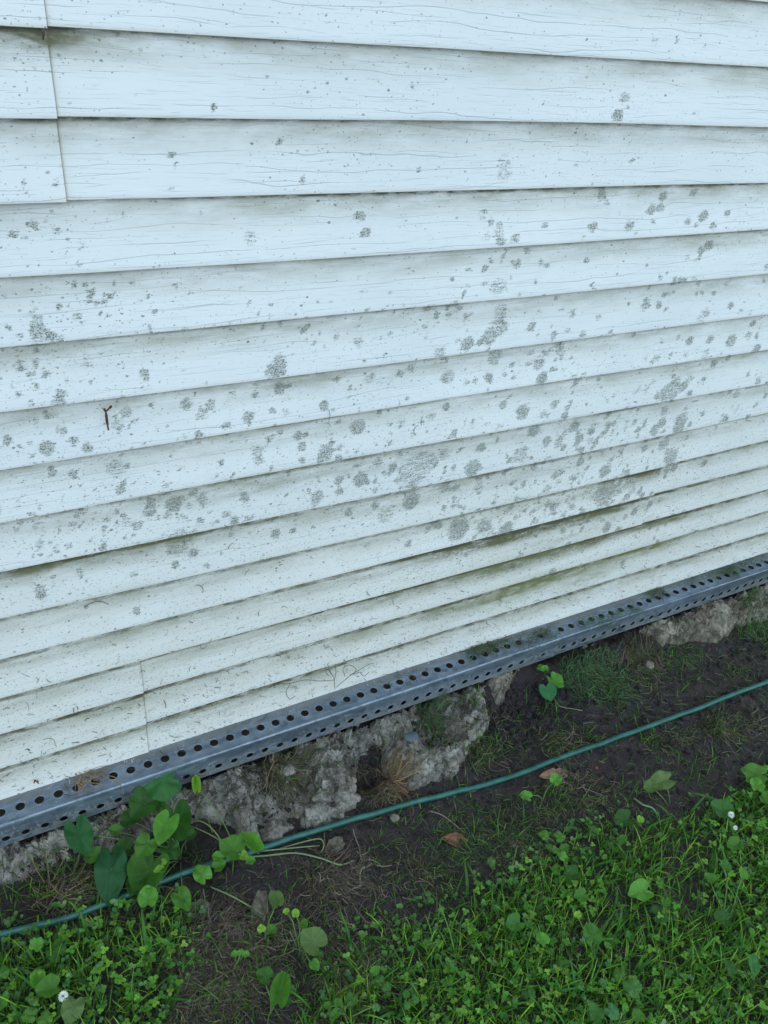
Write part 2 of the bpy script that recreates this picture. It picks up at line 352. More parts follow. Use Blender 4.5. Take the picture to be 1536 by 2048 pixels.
def C5(l): return [(700 + x / 1.8373, 350 + y / 1.8373, r / 1.8373) for x, y, r in l]
def C6(l): return [(x / 2.194, 600 + y / 2.194, r / 2.194) for x, y, r in l]
def C4(l): return [(x / 3.072, y / 3.072, r / 3.072) for x, y, r in l]
def C4b(l): return [(1136 + x / 3.84, y / 3.84, r / 3.84) for x, y, r in l]
SPOTS = C5([(30,150,18),(55,210,14),(495,145,15),(518,175,18),(550,182,16),(545,215,25),(500,225,18),(605,228,14),(550,240,16),(718,182,12),(890,190,16),(1025,185,14),(1115,170,8),(1300,150,14),(1385,145,14),(1335,185,12),(1430,170,8),(950,103,8),(525,315,12),(497,345,14),(600,325,8),(435,350,10),(495,400,16),(545,410,30),(620,435,10),(590,380,8),(875,315,14),(1325,262,14),(1295,280,12),(1285,305,8),(1190,382,12),(1300,435,8),(560,505,30),(545,560,30),(510,595,26),(430,530,12),(430,570,8),(280,560,10),(282,592,10),(430,620,22),(395,610,12),(665,560,16),(700,505,8),(785,495,8),(1300,515,26),(1140,480,12),(1090,480,14),(330,650,20),(540,670,24),(1325,605,12),(1250,610,16),(1210,600,8),(1400,610,14),(1485,550,10),(1305,655,14),(1230,660,12),(1465,590,10),(715,655,12),(785,655,14),(695,695,22),(745,715,10),(230,715,12),(185,735,12),(75,755,18),(360,745,20),(510,745,18),(430,760,16),(600,745,10),(705,745,22),(565,845,18),(635,870,20),(710,875,12),(450,905,10),(300,890,16),(190,910,20),(30,930,22),(140,920,10),(545,925,16),(380,945,14),(945,830,12),(1195,770,34),(1160,800,26),(1130,812,12),(1245,800,14),(1160,870,16),(1215,905,20),(1145,912,16),(1045,915,8),(1115,935,14),(725,980,18),(765,985,20),(705,945,12),(485,1005,16),(625,1030,24),(350,1030,18),(245,1080,60),(200,1110,30),(290,1060,30),(40,1120,24),(105,1060,18),(450,1075,26),(755,1105,14),(850,1055,12),(960,1050,14),(820,1115,8),(600,1130,10),(720,1150,18),(95,1215,22),(130,1245,24),(225,1200,24),(640,1130,12),(570,1100,10),(940,1165,50),(880,1165,24),(1015,1180,14),(1000,1195,10),(920,1205,14),(400,1300,50),(490,1290,22),(570,1300,30),(330,1290,16),(700,1220,12),(65,1360,16),(215,1355,14),(1045,1238,10)]) \
 + C6([(90,290,30),(160,280,24),(200,325,18),(140,325,20),(205,355,10),(160,375,14),(75,415,10),(265,410,32),(245,435,20),(385,285,20),(635,325,22),(640,345,12),(340,68,20),(160,120,30),(215,160,40),(165,175,30),(260,170,22),(455,15,14),(555,500,24),(525,550,24),(590,535,12),(275,575,26),(210,515,24),(245,515,16),(35,615,18),(325,615,18),(205,650,30),(385,645,18),(925,465,22),(885,500,30),(820,465,24),(1210,300,34),(1225,265,24),(1190,320,28),(1250,490,28),(1420,465,18),(1230,395,28),(1135,375,24),(1120,425,14),(990,550,18),(865,590,16),(510,740,40),(560,735,20),(225,760,24),(325,770,20),(1130,670,28),(1135,700,20),(1310,600,20),(1325,645,20),(1325,700,16),(1430,665,34),(1410,690,20),(1490,645,20),(530,830,22),(545,800,12),(725,815,16),(765,905,28),(660,930,42),(665,900,24),(560,980,40),(600,990,18),(540,950,16),(320,995,24),(150,1000,18),(800,885,16),(855,850,14),(890,880,18),(735,945,16),(1075,870,20),(1390,865,24),(1490,795,16),(1490,835,18),(1400,790,12),(1530,935,20),(1210,1025,20),(1285,1010,10),(790,1065,50),(745,1105,24),(770,1160,18),(850,1110,18),(590,1210,20),(355,1195,18),(175,1270,24),(180,1290,20),(600,1360,16),(375,1350,14),(905,1165,12),(670,1150,10)]) \
 + C4([(200,1390,30),(85,1450,20),(140,1470,10),(1530,1450,28),(1240,1325,14),(765,1330,14),(1050,955,18),(1470,1030,16),(1310,665,20),(1050,1150,14),(1090,1020,10)]) \
 + C4b([(445,750,35),(385,885,35),(455,830,20),(160,1180,18),(505,1235,18),(75,1260,18),(180,1740,30),(470,1735,25),(310,1555,18),(1045,1665,20),(1225,1640,20),(1100,1730,20),(975,1730,15),(1090,1885,25),(670,320,20),(845,300,15),(975,865,20),(1050,360,15),(105,1820,15)]) \
 + [(1010,325,12),(1010,345,13),(500,478,11),(722,435,8),(730,466,8),(428,215,7),(840,341,5),(605,360,6),(560,285,6)]
SW = []
_r2 = np.random.default_rng(5); _c = []
for i in range(26):                               # loose colonies, each of several small rosettes
    cx_, cy_ = _r2.uniform(0, 1500), _r2.choice([_r2.uniform(620, 1120), _r2.uniform(350, 700)], p=[.8, .2])
    if cy_ > 1250 - .30 * cx_ + 90: cy_ -= 150
    for j in range(_r2.integers(5, 16)): SPOTS.append((cx_ + _r2.normal(0, 46), cy_ + _r2.normal(0, 20), abs(_r2.normal(0, 3.4)) + 2.2))
for i in range(420):
    px_, u_ = _r2.uniform(0, 1536), _r2.random(); SPOTS.append((px_, 560 + 640 * u_ - .22 * px_ * u_ + _r2.normal(0, 15), abs(_r2.normal(0, 2.2)) + 1.6))
for (px_, py_, sx_, sy_, n_) in ((1080, 1040, 120, 45, 150), (1190, 990, 90, 40, 90), (970, 1010, 90, 35, 60), (330, 1040, 110, 30, 60), (1230, 880, 90, 30, 40), (830, 960, 70, 25, 40)):
    for i in range(n_): SPOTS.append((px_ + _r2.normal(0, sx_), py_ + _r2.normal(0, sy_), abs(_r2.normal(0, 2.4)) + 1.5))
for px, py, r in SPOTS:
    x, z = on_wall(px, py, .004); x2, z2 = on_wall(px + r, py, .004); x3, z3 = on_wall(px, py + r, .004)
    rs = rng.uniform(.6, 1.2); SW.append((x, z, rs * math.hypot(x2 - x, z2 - z), rs * math.hypot(x3 - x, z3 - z), rng.uniform(.55, 1.3)))
def blobs(lst, x, z):
    a = np.zeros(x.shape)
    for px, py, rx, rz, s in lst:
        cx, cz = on_wall(px, py, .004); d = ((x - cx) / rx) ** 2 + ((z - cz) / rz) ** 2
        a = np.maximum(a, s * np.exp(-d * .8))
    return a
ALGAE = [(1010,1195,.10,.020,1),(1075,1168,.10,.026,1.1),(1140,1150,.09,.020,.9),(945,1215,.08,.02,.7),(1290,1100,.12,.016,1.1),(1210,1120,.1,.018,.7),(1060,1115,.12,.03,.6),(1120,1080,.12,.022,.5),(960,1140,.12,.03,.35),(1180,1155,.10,.02,.7),(870,1230,.07,.018,.45),(760,1260,.1,.016,.25),(330,1085,.08,.012,.4),(560,940,.15,.01,.25),(980,1010,.1,.012,.3),(250,1180,.10,.015,.25)]
GRIME = [(900,1095,.10,.02,1.2),(1150,1095,.14,.03,1.1),(1010,1150,.14,.03,1.0),(1240,1045,.12,.02,1.2),(985,1080,.16,.03,1.5),(1090,1052,.16,.03,1.3),(1180,1020,.14,.03,1.2),(930,1145,.15,.03,.7),(1040,1120,.16,.03,.9),(1260,985,.08,.03,1.2),(1280,945,.08,.02,1),(1000,985,.18,.02,.9),(870,1010,.14,.02,.8),(1200,1075,.16,.02,.8),(330,1070,.12,.02,.9),(160,1120,.12,.02,.8),(60,1140,.08,.02,.7),(250,770,.1,.015,.6),(560,770,.12,.02,.6),(780,375,.15,.015,.8),(950,385,.18,.012,.9),(1440,370,.15,.012,.7),(60,70,.06,.02,.8),(260,240,.12,.01,.5),(700,960,.15,.02,.6),(560,985,.15,.02,.5),(830,1180,.15,.02,.6),(620,1330,.2,.02,.4),(1330,1040,.1,.02,.6)]
SPECKS = [(1230,955,.12,.035,1.5),(1180,990,.14,.04,1.4),(1000,1060,.14,.03,1.3),(1300,935,.08,.02,1.3),(1060,1060,.30,.10,.9),(1180,980,.25,.10,.8),(950,980,.3,.09,.6),(1250,890,.2,.06,.55),(700,1000,.25,.07,.55),(300,1030,.2,.07,.6),(60,900,.15,.1,.4),(300,1080,.15,.05,.6),(100,1150,.15,.05,.5),(60,80,.07,.04,.6),(900,1130,.2,.06,.45),(1100,1110,.2,.05,.4),(120,720,.15,.06,.45),(1100,900,.3,.06,.4),(900,900,.2,.06,.35),(1220,290,.15,.06,.3)]

def panel(name, k0, k1, x0, x1, dy, dz, parent, dx=.004, nf=26, cap=True, label=None):
    """courses k0 (top) .. k1 (bottom) as one folded vinyl sheet"""
    nx = max(3, int((x1 - x0) / dx)); xs = np.linspace(x0, x1, nx)
    for spx in ((s_top,) if k0 == 1 else (s_bot,) if k0 == 13 else ()):
        if x0 < spx < x1 and dx < .01: xs = np.sort(np.concatenate([xs, spx + np.array([-.001, .0004, .0012, .002, .003, .005])]))
    nx = len(xs)
    prof = []                                   # (y, z, v, course) from the bottom up
    for k in range(k1, k0 - 1, -1):
        for y, z, v in ((.0098, .0030, 0), (.0050, -.0002, 0), (.0016, -.0006, 0), (.0003, .0002, 0)): prof.append((y, z, v, k))
        for i in range(nf):
            t = (i + 1) / nf; prof.append((.0100 * t ** 1.04, .0012 + (ROW - .0012) * t, t, k))
    prof = np.array(prof); ny = len(prof)
    X = np.repeat(xs[:, None], ny, 1); Y = np.repeat(prof[None, :, 0], nx, 0).copy(); Z = np.zeros_like(X); LV = np.repeat(prof[None, :, 2], nx, 0)
    for k in range(k0, k1 + 1):
        m_ = prof[:, 3] == k; zb = (15 - k) * ROW + edge_dz(k, xs) + .0008 * (2 * fbm(xs * 2.2, xs * 0 + k * 3.7, 3)) * 1.6
        zt = (16 - k) * ROW + edge_dz(k - 1 if k > 1 else 1, xs) if k > k0 else (16 - k) * ROW + edge_dz(k - 1, xs) + .001
        fr = prof[m_, 1] / ROW
        Z[:, m_] = zb[:, None] + (zt - zb)[:, None] * fr[None, :]
        Y[:, m_] += .0022 * fbm(xs * 1.6, xs * 0 + k * 1.9, 2, 5)[:, None]
    Y += dy; Z += dz
    Y += .0012 * fbm(X * 7, Z * 18, 2, 3)
    spot = np.zeros_like(X)
    if dx < .01:
        # irregular outline for every rosette
        wx = X + .0035 * fbm(X * 140, Z * 140, 2, 1) * 2; wz = Z + .0035 * fbm(X * 140, Z * 140, 2, 2) * 2
        for (sx, sz, rx, rz, s) in SW:
            if sx < x0 - .1 or sx > x1 + .1: continue
            i0, i1 = np.searchsorted(xs, (sx - 2.2 * rx - .004, sx + 2.2 * rx + .004))
            if i1 <= i0: continue
            d = ((wx[i0:i1] - sx) / (rx + .001)) ** 2 + ((wz[i0:i1] - sz) / (rz + .001)) ** 2
            spot[i0:i1] = np.maximum(spot[i0:i1], s * (1 - sstep(.25, 1.7, d)))
    low = sstep(.62, .05, Z)
    speck = .10 + .16 * sstep(1.0, .6, Z) + .32 * low + .50 * LV ** 2.5 * (.4 + low) + .5 * blobs(SPECKS, X, Z) + .45 * fbm(X * 5, Z * 9, 3, 8)
    grime = .50 + .40 * low + .8 * fbm(X * 3, np.round(Z / ROW) * 2.3, 3, 4) + blobs(GRIME, X, Z)
    algae = blobs(ALGAE, X, Z) * (.45 + .75 * LV)
    warm = sstep(.80, .08, Z) * (.75 + .25 * LV) + .18 * LV + .55 * np.clip(fbm(X * 4, Z * 10, 3, 6), 0, 1) * low
    seamd = np.zeros_like(X)
    for cx in ((s_top,) if k0 == 1 else (s_bot,) if k0 == 13 else ()):
        if cap: break
        near = np.exp(-np.clip(X - cx, 0, 1) / .0018) * (X > cx - .0012); seamd = np.exp(-np.clip(X - cx - .0006, 0, 1) / .0009) * (X > cx - .0012)
        grime = grime + .9 * near; warm = warm + 1.2 * near + .4 * np.exp(-np.clip(X - cx, 0, 1) / .008)
    warm = np.where(LV < .03, .8 + .3 * low, warm)
    V = np.stack([X, Y, Z], -1).reshape(-1, 3); Fq = grid_faces(nx, ny)
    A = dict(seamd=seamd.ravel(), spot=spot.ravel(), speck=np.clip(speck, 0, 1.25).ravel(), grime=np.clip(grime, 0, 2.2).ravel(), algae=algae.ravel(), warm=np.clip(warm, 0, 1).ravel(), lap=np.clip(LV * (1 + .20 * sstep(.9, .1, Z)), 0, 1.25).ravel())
    if cap:                                     # turned end edge, thickness of the sheet
        e = V.reshape(nx, ny, 3)[-1]; b = e + np.array([0, .0022, 0]); n0 = len(V); V = np.concatenate([V, e, b])
        i = np.arange(ny - 1); Fq = np.concatenate([Fq, np.stack([n0 + i, n0 + ny + i, n0 + ny + i + 1, n0 + i + 1], -1)])
        for kk in A:
            z_ = np.zeros(2 * ny) + (.9 if kk == 'warm' else 0); A[kk] = np.concatenate([A[kk], z_])
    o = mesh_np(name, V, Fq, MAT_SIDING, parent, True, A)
    try: o.data.set_sharp_from_angle(angle=math.radians(50))
    except Exception: pass
    if label: o['label'] = label
    return o

house = tag(empty('house_wall', (0, 0, 0)), 'white wood-grain vinyl siding wall of a house, spotted with grey mildew', 'wall')
XL, XR = -1.6, 4.2; VL, VR = -.14, 2.35
s_top = on_wall(114, 230)[0]; s_bot = on_wall(290, 1415)[0]; s_mid = on_wall(1322, 955)[0]
TRI = [(1, 3), (4, 6), (7, 9), (10, 12), (13, 15)]
SEAM = {1: s_top, 10: s_mid, 13: s_bot}
for a, b in TRI:
    if a in SEAM:
        s = SEAM[a]
        panel('siding_panel', a, b, VL, s, 0, 0, house, label='siding panel left of the seam, its end lapping over the next panel')
        panel('siding_panel', a, b, s - .02, VR, .0024, .0016, house, cap=False)
    else:
        panel('siding_panel', a, b, VL, VR, .0008, 0, house, cap=False)
    # runs past the picture on both sides
    panel('siding_panel', a, b, XL, VL - .0001, 0, 0, house, dx=.05, nf=6, cap=False)
    panel('siding_panel', a, b, VR + .0001, XR, .0012, 0, house, dx=.05, nf=6, cap=False)
panel('siding_panel', -2, 0, VL, VR, .0008, 0, house, cap=False, nf=18)       # the panel at the top edge of the picture
for a in (-5, -8, -11, -14):
    panel('siding_panel', a, a + 2, XL, XR, .0010, 0, house, dx=.04, nf=6, cap=False)
panel('siding_panel', -2, 0, XL, VL - .0001, .0008, 0, house, dx=.05, nf=6, cap=False)
panel('siding_panel', -2, 0, VR + .0001, XR, .0008, 0, house, dx=.05, nf=6, cap=False)
def box_np(x0, x1, y0, y1, z0, z1):
    V = np.array([(x, y, z) for x in (x0, x1) for y in (y0, y1) for z in (z0, z1)], float)
    Fq = np.array([(0, 1, 3, 2), (4, 6, 7, 5), (0, 4, 5, 1), (2, 3, 7, 6), (0, 2, 6, 4), (1, 5, 7, 3)]); return V, Fq
V, Fq = box_np(XL, XR, .022, .20, -.30, ROW * 30); mesh_np('wall_sheathing', V, Fq, MAT_SHEATH, house, False)

# ------------------------------------------------------------------ PERFORATED STEEL ANGLE
PITCH = .0315; WTOP = .050; HFR = .055
hx0 = on_level(207 / 5.12, 1500 + 577 / 5.12, 0)[0]
fx0, fz0 = on_wall(262 / 5.12, 1500 + 825 / 5.12, -WTOP)
def vent(name, x0, x1, lift, label):
    t = tag(empty(name, (x0, -.03, 0)), label, 'metal angle', 'perforated steel angles under the siding')
    # profile: flange tucked under the siding, hole band, rounded bend, hole band, lower edge
    V = []; Fq = []; quads3 = []
    def hole_band(cx0, u0, u1, cu, rad, axis):
        n0 = math.floor((x0 - cx0) / PITCH); n1 = math.ceil((x1 - cx0) / PITCH)
        for i in range(n0, n1 + 1):
            c = cx0 + i * PITCH; a, b = c - PITCH / 2, c + PITCH / 2
            if b < x0 + .003 or a > x1 - .003: continue
            full = a >= x0 - 1e-6 and b <= x1 + 1e-6; a = max(a, x0); b = min(b, x1)
            base = len(V)
            def P(x, u, h=0.0): V.append((x, u, lift + h) if axis == 0 else (x, -WTOP - lift - h, u))
            if not full:
                P(a, u0); P(b, u0); P(b, u1); P(a, u1); Fq.append((base, base + 1, base + 2, base + 3) if axis == 1 else (base, base + 1, base + 2, base + 3)); continue
            N = 24
            for j in range(N):                 # square border points
                th = 2 * math.pi * j / N - math.pi * .75; cx, sx = math.cos(th), math.sin(th); s = 1 / max(abs(cx), abs(sx))
                P(c + cx * s * PITCH / 2, (u0 + u1) / 2 + sx * s * (u1 - u0) / 2)
            for rr, hh in ((rad + .0022, 0), (rad + .0011, .0005), (rad, .0), (rad, -.0016)):
                for j in range(N):
                    th = 2 * math.pi * j / N - math.pi * .75; P(c + math.cos(th) * rr, cu + math.sin(th) * rr, hh)
            for q in range(4):
                for j in range(N):
                    k = (j + 1) % N; Fq.append((base + q * N + j, base + q * N + k, base + (q + 1) * N + k, base + (q + 1) * N + j))
    hole_band(hx0, -.0455, -.0035, -.0245, .0079, 0)
    hole_band(fx0, -HFR + .004, -.0045, fz0, .0070, 1)
    nx = 60; xs = np.linspace(x0, x1, nx)
    def strip(pr):
        b = len(V)
        for x in xs:
            for y, z in pr: V.append((x, y, z))
        for q in grid_faces(nx, len(pr), b): Fq.append(tuple(q))
    strip([(.016, lift), (-.0035, lift)])
    arc = [(-.0455 - .0045 * math.sin(a) - lift * math.sin(a), -.0045 + .0045 * math.cos(a) + lift * math.cos(a) + .0024 * math.sin(2 * a)) for a in np.linspace(0, math.pi / 2, 8)]
    strip(arc)
    strip([(-WTOP - lift, -HFR + .004), (-WTOP - lift, -HFR), (-WTOP - lift + .0015, -HFR - .0003)])
    # thin end edge
    if lift > 0:
        strip_pts = [(.01, lift), (-.0455, lift)] + arc[1:] + [(-WTOP - lift, -HFR)]
        b = len(V)
        for y, z in strip_pts: V.append((x1, y, z))
        for y, z in strip_pts: V.append((x1, y + (.0012 if z < -.003 else 0), z - (.0012 if z >= -.003 else 0)))
        n = len(strip_pts)
        for i in range(n - 1): Fq.append((b + i, b + i + 1, b + n + i + 1, b + n + i))
    V = np.array(V)
    V[:, 2] += .0016 * fbm(V[:, 0] * 3, V[:, 0] * 0, 3, 2); V[:, 1] += .003 * fbm(V[:, 0] * 2.3, V[:, 0] * 0 + 5, 3, 2) * (V[:, 1] < -.002)
    dirt = np.exp(-((V[:, 1] + .002) / .012) ** 2) + .6 * (V[:, 2] < -.03)
    o = mesh_np('perforated_flange', V - np.array([x0, -.03, 0]), np.array(Fq), MAT_GALV, t, True, dict(dirt=dirt))
    try: o.data.set_sharp_from_angle(angle=math.radians(40))
    except Exception: pass
    return t
xj = on_level(1122, 1283, 0)[0]
vent('perforated_angle', -1.2, xj, .0022, 'galvanised steel angle with round holes, its right end lapping over the farther piece')
vent('perforated_angle', xj - .08, 4.0, .0, 'farther galvanised steel angle with round holes, littered with grass clippings')

# ------------------------------------------------------------------ TERRAIN
GZ = -.13
def px_poly(pts, z=GZ): return [on_level(x, y, z) for x, y in pts]
LAWN = px_poly([(-400, 2000), (0, 1888), (130, 1850), (250, 1812), (330, 1810), (400, 1860), (380, 1960), (330, 2048), (320, 2300), (640, 2300), (590, 2040), (655, 1930), (760, 1860), (880, 1825), (975, 1780), (1075, 1730), (1170, 1660), (1250, 1640), (1360, 1640), (1450, 1605), (1536, 1530), (1750, 1420), (2300, 1300), (9000, 3000), (3000, 6000), (-3000, 5000)], GZ)
def terrain(x, y):
    z = GZ + .012 * fbm(x * 9, y * 9, 4, 1) + .011 * fbm(x * 38, y * 38, 4, 2)
    cl = px_poly([(1040, 1430)])[0]; cmask = np.exp(-(((x - cl[0]) / .13) ** 2 + ((y - cl[1]) / .06) ** 2))
    rid = np.abs(fbm(x * 55, y * 55, 3, 9)); z = z + cmask * (.010 - .05 * rid) + .006 * np.clip(.12 - np.abs(fbm(x * 30, y * 30, 2, 6)), 0, 1) * 2
    up = sstep(-.105 + .03 * fbm(x * 12, x * 0, 2, 4), -.045, y)
    z = z + up * (.034 + .012 * fbm(x * 25, y * 25, 3, 3))
    for px, py, rx, ry, dp in ((300, 1712, .09, .030, .030), (735, 1565, .022, .018, .045), (1050, 1370, .05, .02, .02), (60, 1740, .08, .012, .012)):
        c = on_level(px, py, GZ); z = z - dp * np.exp(-(((x - c[0]) / rx) ** 2 + ((y - c[1]) / ry) ** 2))
    far = sstep(3, 20, np.hypot(x, y)); z = z + far * .3 * fbm(x * .1, y * .1, 2, 1) * 1.5
    return z
def geo(a, b, n, f): return a + (b - a) * (np.arange(1, n + 1) / n) ** f
fx = np.arange(-.35, 2.55, .0042); fy = np.arange(-1.10, .04, .0042)
gx = np.concatenate([geo(-.35, -80, 34, 3.2)[::-1], fx, geo(fx[-1], 80, 34, 3.2)])
gy = np.concatenate([geo(-1.10, -80, 34, 3.2)[::-1], fy, geo(fy[-1], 60, 16, 3)])
GX, GY = np.meshgrid(gx, gy, indexing='ij'); GZZ = terrain(GX, GY)
lawn_d = poly_sdf(LAWN, GX, GY)
thatch = sstep(-.02, .03, lawn_d)
farm = sstep(1.2, 2.2, -GY) * 1.0 + sstep(2.7, 3.5, GX) + sstep(-.9, -1.6, GX); farm = np.clip(farm, 0, 1) * (lawn_d > 0)
tag(mesh_np('ground', np.stack([GX, GY, GZZ], -1).reshape(-1, 3), grid_faces(len(gx), len(gy)), MAT_SOIL, None, True, dict(thatch=thatch.ravel(), far=farm.ravel())),
    'dark damp bare soil in front of the wall', 'ground', kind='structure')

# height map for draping loose things
HX = np.arange(-.35, 2.55, .003); HY = np.arange(-1.10, .04, .003)
hxx, hyy = np.meshgrid(HX, HY, indexing='ij'); HM = terrain(hxx, hyy); RM = np.zeros(HM.shape, bool)
def Hat(x, y):
    i = np.clip(((np.asarray(x) - HX[0]) / .003).round().astype(int), 0, len(HX) - 1); j = np.clip(((np.asarray(y) - HY[0]) / .003).round().astype(int), 0, len(HY) - 1)
    return HM[i, j]

def onrock(x, y):
    return RM[np.clip(((x - HX[0]) / .003).round().astype(int), 0, len(HX) - 1), np.clip(((y - HY[0]) / .003).round().astype(int), 0, len(HY) - 1)]
# ------------------------------------------------------------------ CONCRETE CHUNKS OF THE OLD FOOTING
def crop7(l): return [(380 + x / 2.194, 1300 + y / 2.194) for x, y in l]
def cropl(l): return [(x / 5.12, 1500 + y / 5.12) for x, y in l]
def cropr(l): return [(1136 + x / 3.84, 850 + y / 3.84) for x, y in l]
def rock(pts, ztop, label, seed, mat=MAT_CONC, w=.016, slope=.25, rough=1.0, mask=True, base=.024):
    cyy = np.mean([p[1] for p in pts]); P = []
    for (px, py), zf in zip(pts, [None] * len(pts)):
        # upper outline lies on top of the block, lower outline at its foot
        xm = px; lo = [q[1] for q in pts if abs(q[0] - px) < 25]; mid = (min(lo) + max(lo)) / 2
        z = ztop if py < mid else GZ + .012
        x, y = on_level(px, py, z)
        if y > (-.078 if z > -.12 else -.060): y = -.03
        P.append((x, y))
    P = P
    P = np.array(P); st = .0017; w = w * 2.1
    xs = np.arange(P[:, 0].min() - .015, P[:, 0].max() + .015, st); ys = np.arange(P[:, 1].min() - .015, P[:, 1].max() + .015, st)
    x, y = np.meshgrid(xs, ys, indexing='ij')
    wx = x + .010 * fbm(x * 60, y * 60, 4, seed); wy = y + .010 * fbm(x * 60 + 31, y * 60, 4, seed + 1)
    c1, f1 = cell(wx * 34, wy * 34, seed); c2, f2 = cell(wx * 85, wy * 85, seed + 3); c3, f3 = cell(x * 190, y * 190, seed + 6)
    d = poly_sdf(P, wx, wy) + .005 * fbm(x * 110, y * 110, 2, seed + 2) + .006 * c1 + .003 * c2
    t = np.clip(d / w, 0, 1); pr = .25 * np.clip(t * 6, 0, 1) + .75 * (1 - (1 - t) ** 2.0)
    zt = ztop + slope * (y + .075) + .034 * fbm(x * 22, y * 22, 3, seed + 3) * rough + .010 * fbm(x * 70, y * 70, 4, seed + 4) * rough + .007 * (.25 - np.abs(fbm(x * 45, y * 45, 3, seed + 8))) * 3
    pit = np.clip(-fbm(x * 35, y * 35, 3, seed + 5) - .10, 0, 1); zt = zt - pit * .07 * rough
    vo = vnoise(x * 150, y * 150) * vnoise(x * 90 + 5, y * 90); zt = zt + .006 * vo + (.013 * c1 * np.clip(t * 2, 0, 1) + .007 * c2 + .003 * c3 + .003 * np.clip(.45 - f2, 0, 1)) * (.5 + .5 * rough)
    z0 = terrain(x, y) - .012
    z = z0 + (np.maximum(zt, z0 + base) - z0) * pr
    z = np.where(y > -.052, np.minimum(z, -HFR - .002), z)
    keep = d > -.004
    z = np.where(d < 0, z0 - .004, z)
    F4 = grid_faces(*x.shape); kv = keep.ravel(); F4 = F4[kv[F4].all(1)]
    used = np.unique(F4); remap = -np.ones(x.size, int); remap[used] = np.arange(len(used))
    hr = np.clip((z - z0) / .03, 0, 1)            # crags on the flanks: push the skin sideways with noise that varies along the height
    q1 = fbm(x * 48 + 3, z * 60 + y * 40, 4, seed + 9); q2 = fbm(y * 48 + z * 55, x * 40 + 7, 4, seed + 10); q3, _ = cell(x * 60 + z * 25, z * 75 + y * 30, seed + 12)
    xd = x + hr * (.012 * q2); yd = np.minimum(y + hr * (.018 * q1 + .007 * q3) - hr * .002, np.where(y > -.045, y, -.042))
    V = np.stack([xd, yd, z], -1).reshape(-1, 3)[used]
    # closed underside
    nV = len(V); Vb = V.copy(); Vb[:, 2] = z0.ravel()[used] - .02
    Ff = remap[F4]
    o = mesh_np('concrete_chunk', np.concatenate([V, Vb]), [Ff, Ff[:, ::-1] + nV], mat, None, True, loc=(P[:, 0].mean(), P[:, 1].mean(), GZ))
    tag(o, label, 'concrete chunk', 'crumbling concrete chunks along the wall foot')
    # raise the drape map
    i0, j0 = int(round((xs[0] - HX[0]) / .003)), int(round((ys[0] - HY[0]) / .003))
    sx = ((x - HX[0]) / .003).round().astype(int); sy = ((y - HY[0]) / .003).round().astype(int)
    ok = keep & (sx >= 0) & (sx < len(HX)) & (sy >= 0) & (sy < len(HY)); np.maximum.at(HM, (sx[ok], sy[ok]), z[ok]); RM[sx[ok], sy[ok]] = mask
    return o
rock([(-160,1735),(0,1690),(200,1635),(420,1560),(700,1462),(860,1395),(1010,1352),(1035,1360),(1000,1400),(960,1480),(900,1540),(800,1530),(755,1500),(725,1505),(700,1580),(640,1625),(560,1650),(470,1650),(400,1640),(330,1660),(260,1690),(200,1702),(130,1722),(60,1752),(-60,1790),(-200,1830)], -.100, 'low continuous crumbling concrete footing under the bigger chunks, half buried in straw', 5, slope=.55, rough=.9, mask=False, base=.016, w=.012)
rock(crop7([(45,640),(70,590),(130,560),(200,530),(245,535),(285,600),(298,660),(292,720),(312,790),(300,832),(225,828),(190,790),(160,745),(80,705),(45,690)]), -.068, 'rounded grey concrete lump right of the big heart-shaped leaves, touching the hose', 3, slope=.30, rough=.7)
rock(crop7([(305,745),(370,712),(455,706),(474,745),(440,800),(360,828),(305,834)]), -.098, 'low flat concrete lump between two bigger grey chunks, beside the hose', 11, rough=.6, w=.010)
rock(crop7([(470,440),(560,395),(700,385),(716,450),(722,520),(738,575),(722,610),(752,640),(742,690),(690,712),(632,722),(592,762),(500,778),(472,745),(508,700),(520,640),(505,560),(495,490)]), -.068, 'tall rough grey concrete chunk left of the dark hole, spotted with pale pebbles', 21, slope=.28)
rock(crop7([(820,350),(842,290),(900,285),(990,335),(1040,370),(1055,425),(1080,418),(1150,380),(1180,340),(1120,300),(1070,255),(1110,200),(1160,200),(1190,240),(1230,185),(1290,178),(1322,205),(1312,300),(1282,380),(1232,440),(1197,495),(1187,530),(1140,562),(1070,562),(1000,602),(960,597),(900,562),(850,542),(835,500),(832,420)]), -.070, 'largest concrete chunk, U-shaped around a tuft of dry grass', 33, slope=.22, w=.014)
rock(crop7([(700,395),(760,350),(840,300),(850,330),(835,400),(780,410),(712,440)]), -.064, 'narrow concrete bridge above the dark hole between two chunks', 41, rough=.6, w=.010)
rock(crop7([(1290,140),(1440,85),(1436,125),(1372,190),(1318,215)]), -.068, 'smooth tan concrete end piece tucked under the steel angle', 47, MAT_CONC_TAN, rough=.4, w=.010)
rock(cropl([(-300,1100),(0,1000),(300,900),(650,800),(680,900),(640,990),(480,1050),(330,1120),(260,1180),(210,1260),(130,1330),(0,1360),(-300,1440)]), -.066, 'concrete ledge under the steel angle at the left, strewn with straw', 51, slope=.30)
rock(cropl([(930,690),(1340,580),(1536,620),(1700,700),(1640,800),(1350,880),(1000,870),(940,800)]), -.062, 'low concrete piece behind the heart-shaped leaves, under the steel angle', 59, rough=.7)
rock(cropr([(90,1740),(150,1700),(240,1685),(240,1740),(160,1825),(95,1835)]), -.080, 'small tan concrete knob rising out of the grass clippings', 63, MAT_CONC_TAN, rough=.5, w=.010)
